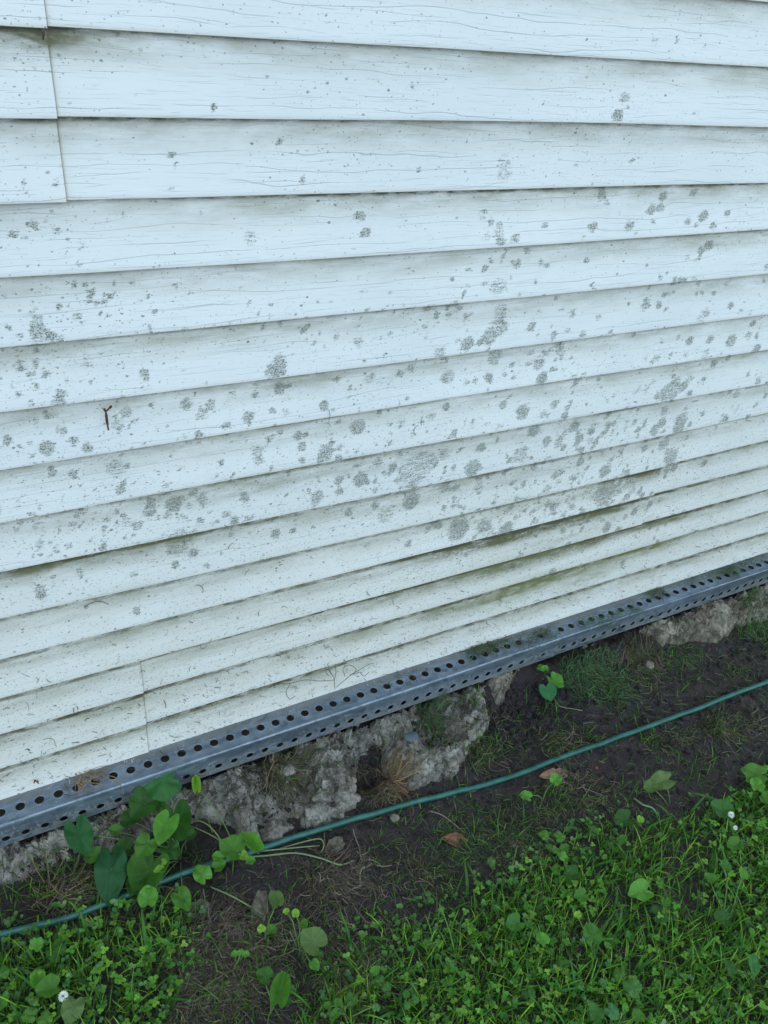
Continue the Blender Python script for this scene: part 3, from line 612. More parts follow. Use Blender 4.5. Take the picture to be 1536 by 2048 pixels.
rock(cropr([(280,1670),(450,1600),(700,1500),(1000,1410),(1300,1290),(1536,1220),(1900,1110),(2500,930),(2500,1200),(1900,1400),(1536,1500),(1400,1510),(1300,1540),(1200,1565),(1130,1655),(1060,1655),(960,1645),(900,1665),(700,1690),(560,1690),(400,1690)]), -.068, 'long tan concrete ledge at the right, between the steel angle and the soil', 71, MAT_CONC_TAN, slope=.22, rough=.8)

# pebbles
def pebble(px, py, r, mat, label, z=None, name='pebble', sq=.7):
    x, y = on_level(px, py, GZ if z is None else z); zz = float(Hat(x, y)); k = np.random.default_rng(int(px * 7 + py))
    th, ph = np.meshgrid(np.linspace(0, 2 * math.pi, 17), np.linspace(0, math.pi, 9), indexing='ij')
    rr = r * (1 + .5 * (vnoise(th * 1.3 * 0 + np.cos(th) * 1.5 + px, ph * 2 + np.sin(th) * 1.5 + py) - .5))
    V = np.stack([rr * np.cos(th) * np.sin(ph) * 1.2, rr * np.sin(th) * np.sin(ph), rr * np.cos(ph) * sq], -1).reshape(-1, 3)
    V = V + np.array([x, y, zz + r * sq * .35])
    return tag(mesh_np(name, V, grid_faces(17, 9), mat, None, True, loc=(x, y, zz)), label, 'pebble', 'pebbles on soil and concrete')
pebble(790, 1637, .008, MAT_PALEPEB, 'pale tan pebble on the soil just below the hose')
pebble(1193, 1535, .004, MAT_REDPEB, 'tiny orange-red brick bit on the bare soil above the hose end leaves')
pebble(820, 1484, .013, MAT_BLUEPEB, 'smooth blue-grey pebble set in the largest concrete chunk', -.075, sq=.45)
pebble(631, 1593, .007, MAT_PALEPEB, 'pale pebble stuck in the tall rough concrete chunk', -.08)
pebble(705, 1547, .009, MAT_PALEPEB, 'knob-like pale pebble at the edge of the dark hole', -.08)
pebble(577, 1536, .013, MAT_CONC, 'grey stone bedded in grass clippings between two chunks', -.08)
pebble(1300, 1325, .013, MAT_CONC_TAN, 'brown earth-covered stone below the long tan ledge', -.12)
pebble(905, 1520, .010, MAT_CONC, 'grey lump at the front of the largest concrete chunk', -.09)

# ------------------------------------------------------------------ HOSE
hp = [(-420, 1985), (-200, 1925), (0, 1872), (140, 1832), (250, 1790), (380, 1742), (470, 1712), (540, 1688), (620, 1661), (700, 1636), (800, 1608), (900, 1583), (1000, 1555), (1080, 1528), (1160, 1500), (1240, 1472), (1330, 1440), (1430, 1402), (1536, 1360), (1700, 1300), (2000, 1215)]
HP = []
for px, py in hp:
    x, y = on_level(px, py, GZ + .015); HP.append((x, y, float(Hat(x, y)) + .008 + (.010 if px < 420 else 0)))
HP = smooth_path(HP, 12); k = np.ones(9) / 9; HP[4:-4, 2] = np.convolve(HP[:, 2], k, 'valid'); HP[:, 2] = np.maximum(HP[:, 2], Hat(HP[:, 0], HP[:, 1]) + .0052)
HP[4:-4, 2] = np.convolve(HP[:, 2], k, 'valid')
HP[:, 1] += .0035 * fbm(HP[:, 0] * 11, HP[:, 0] * 0 + 3, 3) * 2
V, Fq = tube_np(HP, .0057, 14)
tag(mesh_np('garden_hose', V, Fq, MAT_HOSE, None, True, loc=tuple(HP[len(HP) // 2])), 'dark green garden hose lying along the foot of the wall', 'garden hose')

# ------------------------------------------------------------------ GRASS, CLIPPINGS (uncountable)
def blades(x, y, z, L, W, lean, az, col, seg=4, twist=0.4, curl=1.0):
    """one mesh of curved tapering blades; returns V, F, C"""
    n = len(x); t = np.linspace(0, 1, seg + 1)[None, :]
    dirx, diry = np.cos(az)[:, None], np.sin(az)[:, None]
    a = lean[:, None] * (.35 + curl * .9 * t)                        # angle from vertical grows to the tip
    ds = L[:, None] / seg; h = np.cumsum(np.sin(a) * ds, 1) - np.sin(a[:, :1]) * ds; v = np.cumsum(np.cos(a) * ds, 1) - np.cos(a[:, :1]) * ds
    cx = x[:, None] + dirx * h; cy = y[:, None] + diry * h; cz = z[:, None] + v
    wd = W[:, None] * np.clip(1.05 - t ** 2.2, .04, 1) / 2
    tw = az[:, None] + math.pi / 2 + twist * (t - .5) * (rng.random((n, 1)) - .5) * 4
    ox, oy = np.cos(tw) * wd, np.sin(tw) * wd
    A = np.stack([cx - ox, cy - oy, cz], -1); B = np.stack([cx + ox, cy + oy, cz], -1)
    V = np.stack([A, B], 2).reshape(n, -1, 3)
    b = np.arange(seg) * 2; f = np.stack([b, b + 1, b + 3, b + 2], -1)
    Fq = (f[None] + (np.arange(n) * (2 * (seg + 1)))[:, None, None]).reshape(-1, 4)
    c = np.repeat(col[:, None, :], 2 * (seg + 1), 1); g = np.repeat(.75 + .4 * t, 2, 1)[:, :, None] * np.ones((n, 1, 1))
    return V.reshape(-1, 3), Fq, (c * g).reshape(-1, 3)
def strands(x, y, az, L, W, lift, col, seg=6, curl=.75, flat=None):
    """loose cut strands draped over the surface. flat: None = height map, ('z',value) or ('wall',)"""
    n = len(x); k = (rng.random((n, 1)) - .5) * 2 * curl; t = np.linspace(-.5, .5, seg + 1)[None]
    k2 = (rng.random((n, 1)) - .5) * 2 * curl
    a = az[:, None] + k * t * 2 + k2 * t * t * 4; ds = L[:, None] / seg
    px = x[:, None] + np.cumsum(np.cos(a) * ds, 1); py = y[:, None] + np.cumsum(np.sin(a) * ds, 1)
    ox, oy = -np.sin(a) * W[:, None] / 2, np.cos(a) * W[:, None] / 2
    tilt = (rng.random((n, 1)) - .5) * .8
    up = lift[:, None] * (1 + 1.2 * tilt * t * 2) + .0015 * rng.random((n, 1))
    if flat is None:
        hz = Hat(px, py); hm = hz.mean(1, keepdims=True); hz = np.maximum(hz * .6 + hm * .4, hz) + up + .0008; 
        A = np.stack([px - ox, py - oy, hz - .0003], -1); B = np.stack([px + ox, py + oy, hz + .0004], -1)
    elif flat[0] == 'z':
        A = np.stack([px - ox, py - oy, flat[1] + up], -1); B = np.stack([px + ox, py + oy, flat[1] + up], -1)
    V = np.stack([A, B], 2).reshape(n, -1, 3); b = np.arange(seg) * 2; f = np.stack([b, b + 1, b + 3, b + 2], -1)
    Fq = (f[None] + (np.arange(n) * (2 * (seg + 1)))[:, None, None]).reshape(-1, 4)
    return V.reshape(-1, 3), Fq, np.repeat(col, 2 * (seg + 1), 0)
def join(parts):
    V = []; Fq = []; Cc = []; o = 0
    for v, f, c in parts: V.append(v); Fq.append(f + o); Cc.append(c); o += len(v)
    return np.concatenate(V), np.concatenate(Fq), np.concatenate(Cc)
def pick(cols, n, jit=.2):
    c = np.array(cols)[rng.integers(0, len(cols), n)]; return np.clip(c * (1 + jit * rng.standard_normal((n, 1))), .003, 1) * (1 + .08 * rng.standard_normal((n, 3)))
GREENS = [(.085, .21, .024), (.12, .28, .030), (.06, .165, .024), (.17, .35, .036), (.045, .125, .024), (.26, .42, .06)]
DRY = [(.125, .10, .066), (.09, .07, .05), (.17, .14, .095), (.06, .045, .033)]
OLIVE = [(.050, .060, .026), (.075, .08, .036), (.04, .055, .024), (.10, .095, .05)]
CUTG = [(.045, .095, .04), (.06, .12, .05), (.034, .07, .036), (.085, .13, .05)]

# lawn
def scatter(n, x0, x1, y0, y1):
    return rng.uniform(x0, x1, n), rng.uniform(y0, y1, n)
parts = []
x, y = scatter(230000, -.30, 1.95, -1.0, -.10)
ld = poly_sdf(LAWN, x, y); dens = .36 * sstep(-.018, .025, ld) * (.35 + .9 * np.clip(.5 + 1.6 * fbm(x * 9, y * 9, 2, 12), 0, 1))
dry = px_poly([(450, 1930)])[0]; dens *= 1 - .75 * np.exp(-(((x - dry[0]) / .10) ** 2 + ((y - dry[1]) / .08) ** 2))
kx = rng.random(len(x)) < dens; x, y = x[kx], y[kx]; n = len(x)
hz_y = np.interp(x, [on_level(a, b, GZ)[0] for a, b in ((-420, 1985), (0, 1872), (250, 1790), (470, 1712))], [on_level(a, b, GZ)[1] for a, b in ((-420, 1985), (0, 1872), (250, 1790), (470, 1712))])
near = (np.abs(y - hz_y) < .028) & (x < .32) & (rng.random(n) < .93); x, y, ldk = x[~near], y[~near], ld[kx][~near]; n = len(x)
Lb = rng.gamma(6, .0052, n) * (.7 + .5 * sstep(0, .06, ldk)); col = pick(GREENS, n)
yel = rng.random(n) < .17; col[yel] = pick(OLIVE, yel.sum())
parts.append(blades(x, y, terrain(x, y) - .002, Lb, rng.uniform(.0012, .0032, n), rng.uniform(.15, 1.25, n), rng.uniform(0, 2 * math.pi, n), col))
x, y = scatter(42000, -1.2, 3.4, -2.2, -.12)
ok = (poly_sdf(LAWN, x, y) > .02) & ~((x > -.30) & (x < 1.95) & (y > -1.0)); x, y = x[ok], y[ok]; n = len(x)
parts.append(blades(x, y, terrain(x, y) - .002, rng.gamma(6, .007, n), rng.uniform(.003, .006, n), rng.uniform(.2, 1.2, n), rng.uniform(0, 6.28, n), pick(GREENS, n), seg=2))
V, Fq, cc = join(parts); print('lawn faces', len(Fq))
tag(mesh_np('lawn_grass', V, Fq, MAT_GRASS, None, True, col=cc), 'green lawn grass growing in front of the bare soil', 'grass', kind='stuff')
# wide weed-grass blades rising in the lawn
x, y = scatter(5000, -.2, 1.8, -.95, -.12); ld = poly_sdf(LAWN, x, y); ok = (ld > -.01) & (rng.random(len(x)) < .16); x, y = x[ok], y[ok]; n = len(x)
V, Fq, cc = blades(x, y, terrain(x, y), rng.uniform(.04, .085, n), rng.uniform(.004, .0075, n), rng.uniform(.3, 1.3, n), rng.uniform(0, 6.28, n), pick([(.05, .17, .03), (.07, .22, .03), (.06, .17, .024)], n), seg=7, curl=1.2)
tag(mesh_np('crabgrass', V, Fq, MAT_GRASS, None, True, col=cc), 'broad-bladed crabgrass scattered through the lawn', 'weeds', kind='stuff')

# sparse sprouts and tufts on the soil
parts = []
TUFTS = [(1440,1455,.045,170),(1110,1500,.04,70),(965,1500,.05,220),(1100,1430,.05,60),(1175,1480,.03,60),(1500,1255,.07,240),(1120,1600,.05,90),(930,1640,.05,60),(1010,1690,.06,120),(1300,1480,.03,60),(1060,1660,.06,90),(820,1650,.03,25),(760,1690,.03,30),(200,1770,.05,300),(150,1730,.06,160),(60,1780,.07,220),(880,1480,.02,50),(1200,1350,.07,160),(1350,1330,.06,90),(1280,1580,.02,12),(850,1780,.05,60),(740,1830,.04,40),(620,1880,.05,60),(930,1800,.06,110),(700,1950,.05,80),(480,2010,.06,90),(380,1720,.05,60),(260,1650,.03,25),(1480,1350,.05,60),(1380,1560,.05,40),(940,1430,.03,60),(590,1760,.03,20),(400,1900,.07,170),(450,1980,.08,220),(560,1940,.07,150),(640,1980,.06,140),(520,1860,.05,70),(340,1850,.05,120),(700,1900,.05,80),(1000,1640,.07,150),(1120,1610,.05,70),(900,1720,.06,70),(1230,1590,.06,60),(1400,1530,.05,60)]
for px, py, r, n in TUFTS:
    cx, cy = on_level(px, py, GZ); x = cx + rng.normal(0, r * .55, n); y = cy + rng.normal(0, r * .45, n); y = np.minimum(y, -.07)
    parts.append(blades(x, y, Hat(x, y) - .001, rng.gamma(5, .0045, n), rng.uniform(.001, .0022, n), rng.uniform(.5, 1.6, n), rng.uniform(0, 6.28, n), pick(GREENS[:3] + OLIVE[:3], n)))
x, y = scatter(3200, -.2, 2.2, -.7, -.09); ok = poly_sdf(LAWN, x, y) < 0; x, y = x[ok], y[ok]; n = len(x)
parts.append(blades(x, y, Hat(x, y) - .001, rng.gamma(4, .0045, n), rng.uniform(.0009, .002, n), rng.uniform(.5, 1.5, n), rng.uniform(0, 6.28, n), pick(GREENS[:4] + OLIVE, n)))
V, Fq, cc = join(parts)
tag(mesh_np('grass_sprouts', V, Fq, MAT_GRASS, None, True, col=cc), 'thin grass sprouts coming up through the bare soil', 'grass', kind='stuff')

# clippings on the ground and on the chunks: (px, py, spread, count, palette, length, lift)
parts = []
HEAPS = [(590,1520,.045,1500,OLIVE+DRY[:2]+CUTG,.035,.010),(560,1560,.035,900,OLIVE+DRY,.035,.010),(610,1470,.05,420,OLIVE+CUTG,.03,.006),
 (785,1568,.013,260,[(.15,.095,.05),(.11,.07,.038),(.19,.13,.075)],.035,.012),(760,1590,.015,90,DRY,.03,.010),
 (858,1425,.022,900,OLIVE+CUTG,.032,.012),(840,1410,.03,220,OLIVE+CUTG,.032,.008),(900,1400,.03,140,OLIVE,.03,.006),
 (1170,1350,.075,1800,CUTG+CUTG+OLIVE[:2],.026,.014),(1120,1330,.04,400,CUTG,.026,.012),(1230,1380,.05,450,CUTG+OLIVE,.026,.008),(1280,1320,.06,500,OLIVE+DRY[:2],.03,.008),(1360,1300,.05,260,OLIVE+CUTG,.028,.006),
 (1500,1250,.06,350,CUTG,.028,.008),(1450,1215,.08,250,OLIVE+CUTG,.028,.006),(1440,1455,.035,300,OLIVE+DRY,.028,.010),
 (670,1760,.055,750,DRY+[(.07,.055,.044)]*3,.028,.008),(430,1890,.07,1300,DRY+[(.07,.055,.044)]*3,.03,.008),(480,1960,.07,700,DRY+[(.07,.055,.044)]*2,.03,.006),(380,1990,.06,350,DRY,.03,.006),(700,1960,.05,300,DRY,.03,.006),
 (100,1690,.04,330,DRY,.035,.006),(40,1710,.04,60,DRY,.03,.005),(230,1655,.035,420,DRY+OLIVE[:2],.035,.006),(140,1790,.045,450,DRY+[(.26,.19,.09)],.035,.012),(400,1600,.03,90,DRY,.03,.004),
 (1100,1590,.05,120,DRY+OLIVE,.03,.005),(960,1490,.05,260,OLIVE+DRY,.028,.006),(1110,1490,.045,200,OLIVE+DRY,.028,.006),(1160,1560,.04,80,DRY,.025,.004),(980,1420,.03,60,DRY,.03,.005),
 (560,1850,.05,150,DRY,.03,.005),(300,1850,.06,200,OLIVE,.03,.01),(1500,1450,.04,100,DRY+OLIVE,.03,.005),(630,1620,.02,30,OLIVE,.02,.003),(1050,1700,.07,360,DRY+OLIVE+CUTG,.03,.006),(930,1680,.06,220,OLIVE+CUTG,.028,.005),(1180,1600,.08,200,OLIVE+DRY,.025,.004),(1350,1480,.07,160,OLIVE,.025,.004),(820,1740,.07,200,DRY+OLIVE,.026,.004),(720,1870,.08,240,DRY,.028,.004),(700,1560,.05,60,DRY,.02,.002)]
for px, py, r, n, pal, Lm, lf in HEAPS:
    cx, cy = on_level(px, py, GZ if py > 1500 or px > 1000 else -.09); x = cx + rng.normal(0, r * .55, n); y = cy + rng.normal(0, r * .42, n)
    ok = (y < -.058) & (~onrock(x, y) | (rng.random(n) < (.30 if px < 150 or px > 1300 else .10))); x, y = x[ok], y[ok]; n = len(x)
    if n == 0: continue
    parts.append(strands(x, y, rng.uniform(0, 6.28, n), rng.gamma(6, Lm / 6, n), rng.uniform(.0007, .0017, n), rng.random(n) ** 1.5 * lf, pick(pal, n)))
x, y = scatter(14000, -.2, 2.3, -.75, -.06); ld = poly_sdf(LAWN, x, y); ok = (ld < .05) & (rng.random(len(x)) < .25 + 1.2 * np.clip(fbm(x * 6, y * 6, 2, 31) + .2, 0, 1)); x, y = x[ok], y[ok]; n = len(x)
parts.append(strands(x, y, rng.uniform(0, 6.28, n), rng.gamma(4, .005, n), rng.uniform(.0006, .0015, n), rng.random(n) ** 2 * .003, pick(DRY + OLIVE + CUTG, n)))
V, Fq, cc = join(parts)
tag(mesh_np('grass_clippings', V, Fq, MAT_STRAW, None, True, col=cc), 'dry and green grass clippings strewn over soil and concrete', 'clippings', kind='stuff')

# clippings on top of the steel angle
parts = []
for px, py, r, n, pal in ((178,1560,.016,60,[(.30,.20,.12),(.22,.14,.08)]),(160,1570,.02,16,DRY),(965,1290,.035,200,OLIVE+CUTG),(1085,1268,.03,60,OLIVE+CUTG),(1310,1185,.022,90,OLIVE+CUTG),(1460,1140,.03,130,OLIVE+CUTG),(1180,1245,.03,30,CUTG),(1250,1225,.03,40,CUTG),(1210,1245,.04,40,CUTG),(820,1350,.06,18,OLIVE),(600,1420,.1,12,DRY),(1400,1150,.08,60,CUTG),(1500,1120,.06,60,CUTG),(300,1520,.1,9,DRY),(1040,1290,.06,50,OLIVE)):
    cx, cy = on_level(px, py, .002); x = cx + rng.normal(0, r * .8, n); y = np.clip(cy + rng.normal(0, .010, n), -.052, -.006)
    parts.append(strands(x, y, rng.uniform(0, 6.28, n), rng.gamma(6, .0036, n), rng.uniform(.0006, .0015, n), rng.random(n) ** 2 * .006 + .0006, pick(pal, n), flat=('z', .003), curl=1.2))
V, Fq, cc = join(parts); V[:, 1] = np.minimum(V[:, 1], .001)
tag(mesh_np('clippings_on_steel', V, Fq, MAT_STRAW, None, True, col=cc), 'grass clippings caught on top of the perforated steel angle', 'clippings', kind='stuff')

# bits of grass stuck to the siding
def siding_y(z):
    t = np.mod(z, ROW) / ROW; return .010 * t
WB = []
n = 900; x = rng.uniform(-.1, 2.2, n); z = np.abs(rng.normal(0, .13, n)) + .004
n2 = 60; x = np.concatenate([x, rng.uniform(.9, 2.0, n2)]); z = np.concatenate([z, rng.uniform(.25, .62, n2)])
for px, py in ((1075,755),(1290,725),(1262,790),(1283,790),(1292,785),(1387,775),(1256,835),(930,860),(845,855),(836,868),(925,895),(1245,915),(1335,930),(1440,800),(1480,720),(1530,790),(522,900),(655,850),(660,860),(450,1065),(455,1100),(335,1165),(400,1190),(790,1210)):
    a, b = on_wall(px, py, .004); x = np.append(x, a); z = np.append(z, b)
n = len(x); nh = 24; L = rng.gamma(3, .0030, n); L[-nh:] = rng.uniform(.012, .028, nh); az = rng.uniform(0, math.pi, n); az[-nh:] = rng.normal(1.5, .4, nh)
W_ = rng.uniform(.0005, .0013, n); seg = 4; t = np.linspace(-.5, .5, seg + 1)[None]; k = rng.normal(0, .8, (n, 1)); a = az[:, None] + k * t * 2
px_ = x[:, None] + np.cumsum(np.cos(a) * L[:, None] / seg, 1); pz_ = z[:, None] + np.cumsum(np.sin(a) * L[:, None] / seg, 1); pz_ = np.maximum(pz_, .002)
ox, oz = -np.sin(a) * W_[:, None] / 2, np.cos(a) * W_[:, None] / 2; yy = siding_y(pz_) - .0016
yy = np.minimum(yy, yy.min(1, keepdims=True) + .003)
A = np.stack([px_ - ox, yy, pz_ - oz], -1); B = np.stack([px_ + ox, yy - .0003, pz_ + oz], -1)
V = np.stack([A, B], 2).reshape(-1, 3); b = np.arange(seg) * 2; f = np.stack([b, b + 1, b + 3, b + 2], -1)
Fq = (f[None] + (np.arange(n) * (2 * (seg + 1)))[:, None, None]).reshape(-1, 4)
cc = np.repeat(pick([(.09, .08, .05), (.05, .06, .03), (.12, .09, .06), (.06, .08, .04)], n), 2 * (seg + 1), 0)
tag(mesh_np('clippings_on_siding', V, Fq, MAT_STRAW, None, True, col=cc), 'tiny bits of cut grass stuck to the white siding', 'clippings', kind='stuff')

# soil crumbs
ico_t = (1 + 5 ** .5) / 2
IV = np.array([(-1, ico_t, 0), (1, ico_t, 0), (-1, -ico_t, 0), (1, -ico_t, 0), (0, -1, ico_t), (0, 1, ico_t), (0, -1, -ico_t), (0, 1, -ico_t), (ico_t, 0, -1), (ico_t, 0, 1), (-ico_t, 0, -1), (-ico_t, 0, 1)]) / 1.9
IF = np.array([(0, 11, 5), (0, 5, 1), (0, 1, 7), (0, 7, 10), (0, 10, 11), (1, 5, 9), (5, 11, 4), (11, 10, 2), (10, 7, 6), (7, 1, 8), (3, 9, 4), (3, 4, 2), (3, 2, 6), (3, 6, 8), (3, 8, 9), (4, 9, 5), (2, 4, 11), (6, 2, 10), (8, 6, 7), (9, 8, 1)])
x, y = scatter(9000, -.2, 2.2, -.75, -.07); cl = on_level(1040, 1420, GZ)
x2 = cl[0] + rng.normal(0, .11, 2200); y2 = cl[1] + rng.normal(0, .05, 2200); x = np.concatenate([x, x2]); y = np.concatenate([y, y2])
ok = (poly_sdf(LAWN, x, y) < .02) & (y < -.065) & (~onrock(x, y) | (rng.random(len(x)) < .03)); x, y = x[ok], y[ok]; n = len(x); s = rng.gamma(2, .0009, n) + .0006
V = IV[None] * (1 + .35 * rng.standard_normal((n, 12, 1))) * s[:, None, None] + np.stack([x, y, Hat(x, y) + s * .3], -1)[:, None]
tag(mesh_np('soil_crumbs', V.reshape(-1, 3), (IF[None] + (np.arange(n) * 12)[:, None, None]).reshape(-1, 3), MAT_CRUMB, None, True), 'loose dark crumbs of soil', 'soil crumbs', kind='stuff')

# clover and tiny broad seedlings
def leaf_template(nr, na, sinus=.35, tip=.1):
    th = np.linspace(0, 2 * math.pi, na, endpoint=False); r = 1 - sinus * np.exp(-((np.minimum(th, 2 * math.pi - th)) / .38) ** 2) + tip * np.exp(-((th - math.pi) / .35) ** 2)
    V = [(0, 0, 0)]; ve = [1.0]
    for i in range(1, nr + 1):
        q = i / nr
        for j in range(na):
            V.append((-q * r[j] * math.cos(th[j]), q * r[j] * math.sin(th[j]), 0))
            ph = (th[j] - math.pi) / (math.pi * 2 / 9) + .28 * q * q * math.sin(th[j]); ve.append(max(0, 1 - abs(ph - round(ph)) * 7) * (1 - .55 * q))
    q4 = []; t3 = [(0, 1 + j, 1 + (j + 1) % na) for j in range(na)]
    for i in range(nr - 1):
        for j in range(na):
            k = (j + 1) % na; q4.append((1 + i * na + j, 1 + (i + 1) * na + j, 1 + (i + 1) * na + k, 1 + i * na + k))
    return np.array(V, float), np.array(q4), np.array(t3), np.array(ve)
LV0, LQ0, LT0, _ = leaf_template(2, 10, .18, -.05)
LV0 = LV0 * np.array([1, .85, 1]); LV0[:, 2] = .18 * np.abs(LV0[:, 1]) + .10 * LV0[:, 0] ** 2
def small_leaves(x, y, z, r, az, tilt, col):
    n = len(x); ca, sa = np.cos(az), np.sin(az); ct, st = np.cos(tilt), np.sin(tilt)
    v = LV0[None] * r[:, None, None]; u = v[..., 0] + r[:, None] * 1.0      # attach at base
    X_ = u * ct[:, None] - v[..., 2] * st[:, None]; Z_ = u * st[:, None] + v[..., 2] * ct[:, None]; Y_ = v[..., 1]
    P = np.stack([x[:, None] + X_ * ca[:, None] - Y_ * sa[:, None], y[:, None] + X_ * sa[:, None] + Y_ * ca[:, None], z[:, None] + Z_], -1)
    o = (np.arange(n) * len(LV0))[:, None, None]; return P.reshape(-1, 3), (LQ0[None] + o).reshape(-1, 4), (LT0[None] + o).reshape(-1, 3), np.repeat(col, len(LV0), 0)
x, y = scatter(22000, -.25, 1.9, -.98, -.12); ld = poly_sdf(LAWN, x, y); dn = np.clip(.42 + 1.9 * fbm(x * 7, y * 7, 3, 44), 0, 1)
ok = (ld > -.015) & (rng.random(len(x)) < .42 * dn * sstep(-.02, .03, ld)); x, y = x[ok], y[ok]; n = len(x)
hgt = terrain(x, y) + rng.uniform(.012, .036, n); r0 = rng.uniform(.0022, .0046, n); a0 = rng.uniform(0, 6.28, n); cl_ = pick([(.08, .23, .028), (.10, .27, .032), (.16, .34, .045), (.06, .18, .028), (.20, .37, .05)], n, .15)
VV = []; QQ = []; TT = []; CC_ = []; o = 0
for k in range(3):
    v, q, t3, c = small_leaves(x, y, hgt, r0, a0 + k * 2.09, rng.uniform(-.25, .35, n), cl_); VV.append(v); QQ.append(q + o); TT.append(t3 + o); CC_.append(c); o += len(v)
x, y = scatter(17000, -.25, 1.9, -.98, -.10); ld = poly_sdf(LAWN, x, y); ok = (ld > -.03) & (rng.random(len(x)) < .5 * np.clip(.4 + 2 * fbm(x * 8, y * 8, 3, 54), 0, 1)); x, y = x[ok], y[ok]; n = len(x)
h2 = terrain(x, y) + rng.uniform(.006, .032, n); r2 = rng.uniform(.002, .0045, n); c2 = pick([(.10, .22, .05), (.15, .28, .09), (.07, .18, .05)], n)
for k in range(4):
    v, q, t3, c = small_leaves(x, y, h2 + k * .001, r2, rng.uniform(0, 6.28, n), rng.uniform(0, .9, n), c2); VV.append(v); QQ.append(q + o); TT.append(t3 + o); CC_.append(c); o += len(v)
tag(mesh_np('clover', np.concatenate(VV), [np.concatenate(QQ), np.concatenate(TT)], MAT_GRASS, None, True, col=np.concatenate(CC_)), 'clover and tiny round-leaved weeds spread through the lawn', 'clover', kind='stuff')

# ------------------------------------------------------------------ BROAD-LEAVED PLANTS
TV, TQ, TT3, TVE = leaf_template(9, 54, .55, .16)
CAMP = np.array([0, -CAM_D, CAM_H])
def leaf(parent, px, py, z, rad, ang, colr, cup=.15, fold=.2, up=.75, ripple=.10, asp=1.0, side=0.0, name='leaf'):
    """rad: half width in photo pixels, ang: direction the tip points in the picture (deg, 0 right, 90 up)"""
    x, y = on_level(px, py, z); P = np.array([x, y, z]); dist = np.linalg.norm(P - CAMP); s = (rad * (.82 if px > 640 and py > 1640 else 1)) * abs((R.T @ (P - CAMP))[2]) / F
    tocam = (CAMP - P) / dist; a = math.radians(ang)
    N = np.array([0, 0, 1.]) * up + tocam * (1 - up) + np.array([1., 0, 0]) * side; N /= np.linalg.norm(N)
    d = R @ np.array([math.cos(a), math.sin(a), 0]); d = d - N * d.dot(N) if abs(d.dot(N)) < .95 else np.array([1., 0, 0]); d /= np.linalg.norm(d)
    e = np.cross(N, d); V = TV.copy(); k = float(px * .37 + py * .11)
    rr = np.hypot(V[:, 0], V[:, 1]); cup = cup * rng.uniform(.5, 3.2) * rng.choice([1, 1, 1, -1]); fold = fold * rng.uniform(.8, 1.9); vz = cup * rr ** 2 + .06 * (fbm(V[:, 0] * 2.2 + k, V[:, 1] * 2.2, 2) * 2) + fold * np.abs(V[:, 1]) ** 1.3 + ripple * np.sin(np.arctan2(V[:, 1], V[:, 0]) * 5 + k) * rr ** 2 * 1.5 - .10 * np.maximum(V[:, 0], 0) ** 2 + .05 * TVE * -1 * .3
    yy = V[:, 1] * (1 - .35 * fold) ; 
    W3 = P + s * (V[:, 0:1] * asp * d + yy[:, None] * e + vz[:, None] * N)
    W3[:, 2] = np.maximum(W3[:, 2], Hat(W3[:, 0], W3[:, 1]) + .002) if z < .0 and W3[:, 1].max() < -.06 else W3[:, 2]
    shade = 1 + .12 * vnoise(V[:, 0] * 3 + k, V[:, 1] * 3)[:, None]
    base = tuple(parent.location); c = np.array(colr)[None] * shade
    o = mesh_np(name, W3 - np.array(base), [TQ, TT3], MAT_LEAF, parent, True, dict(vein=TVE), col=c)
    return P
def stem(parent, p0, p1, sag=.012, r=.0011, colr=(.13, .20, .07)):
    p0 = np.array(p0); p1 = np.array(p1); m1 = p0 * .65 + p1 * .35 + np.array([rng.normal(0, .003), rng.normal(0, .003), sag]); m2 = p0 * .3 + p1 * .7 + np.array([rng.normal(0, .003), 0, sag * .9])
    V, Fq = tube_np(smooth_path([p0, m1, m2, p1], 5), np.linspace(r * 1.25, r * .8, 16), 6)
    mesh_np('stem', V - np.array(tuple(parent.location)), Fq, MAT_STEM, parent, True, col=np.repeat(np.array([colr]), len(V), 0))
DK = (.032, .095, .016); MD = (.062, .165, .022); BR = (.095, .25, .035); YL = (.20, .36, .05); GY = (.095, .155, .045); BG = (.045, .125, .018)
def plant(label, root, leaves, cat='weed', group='broad-leaved weeds', name='violet_plant', stems=True):
    rx, ry = on_level(root[0], root[1], GZ); rz = float(Hat(rx, ry)); t = tag(empty(name, (rx, ry, rz)), label, cat, group)
    bpy.context.view_layer.update()
    for L in leaves:
        px, py, h, rad, ang, c = L[:6]; kw = L[6] if len(L) > 6 else {}
        xg, yg = on_level(px, py, GZ + h); P = leaf(t, px, py, GZ + h, rad, ang, c, **kw)
        if stems: stem(t, (rx + rng.normal(0, .002), ry, rz), P - np.array([0, 0, .0006]), sag=.006 + .1 * h)
    return t
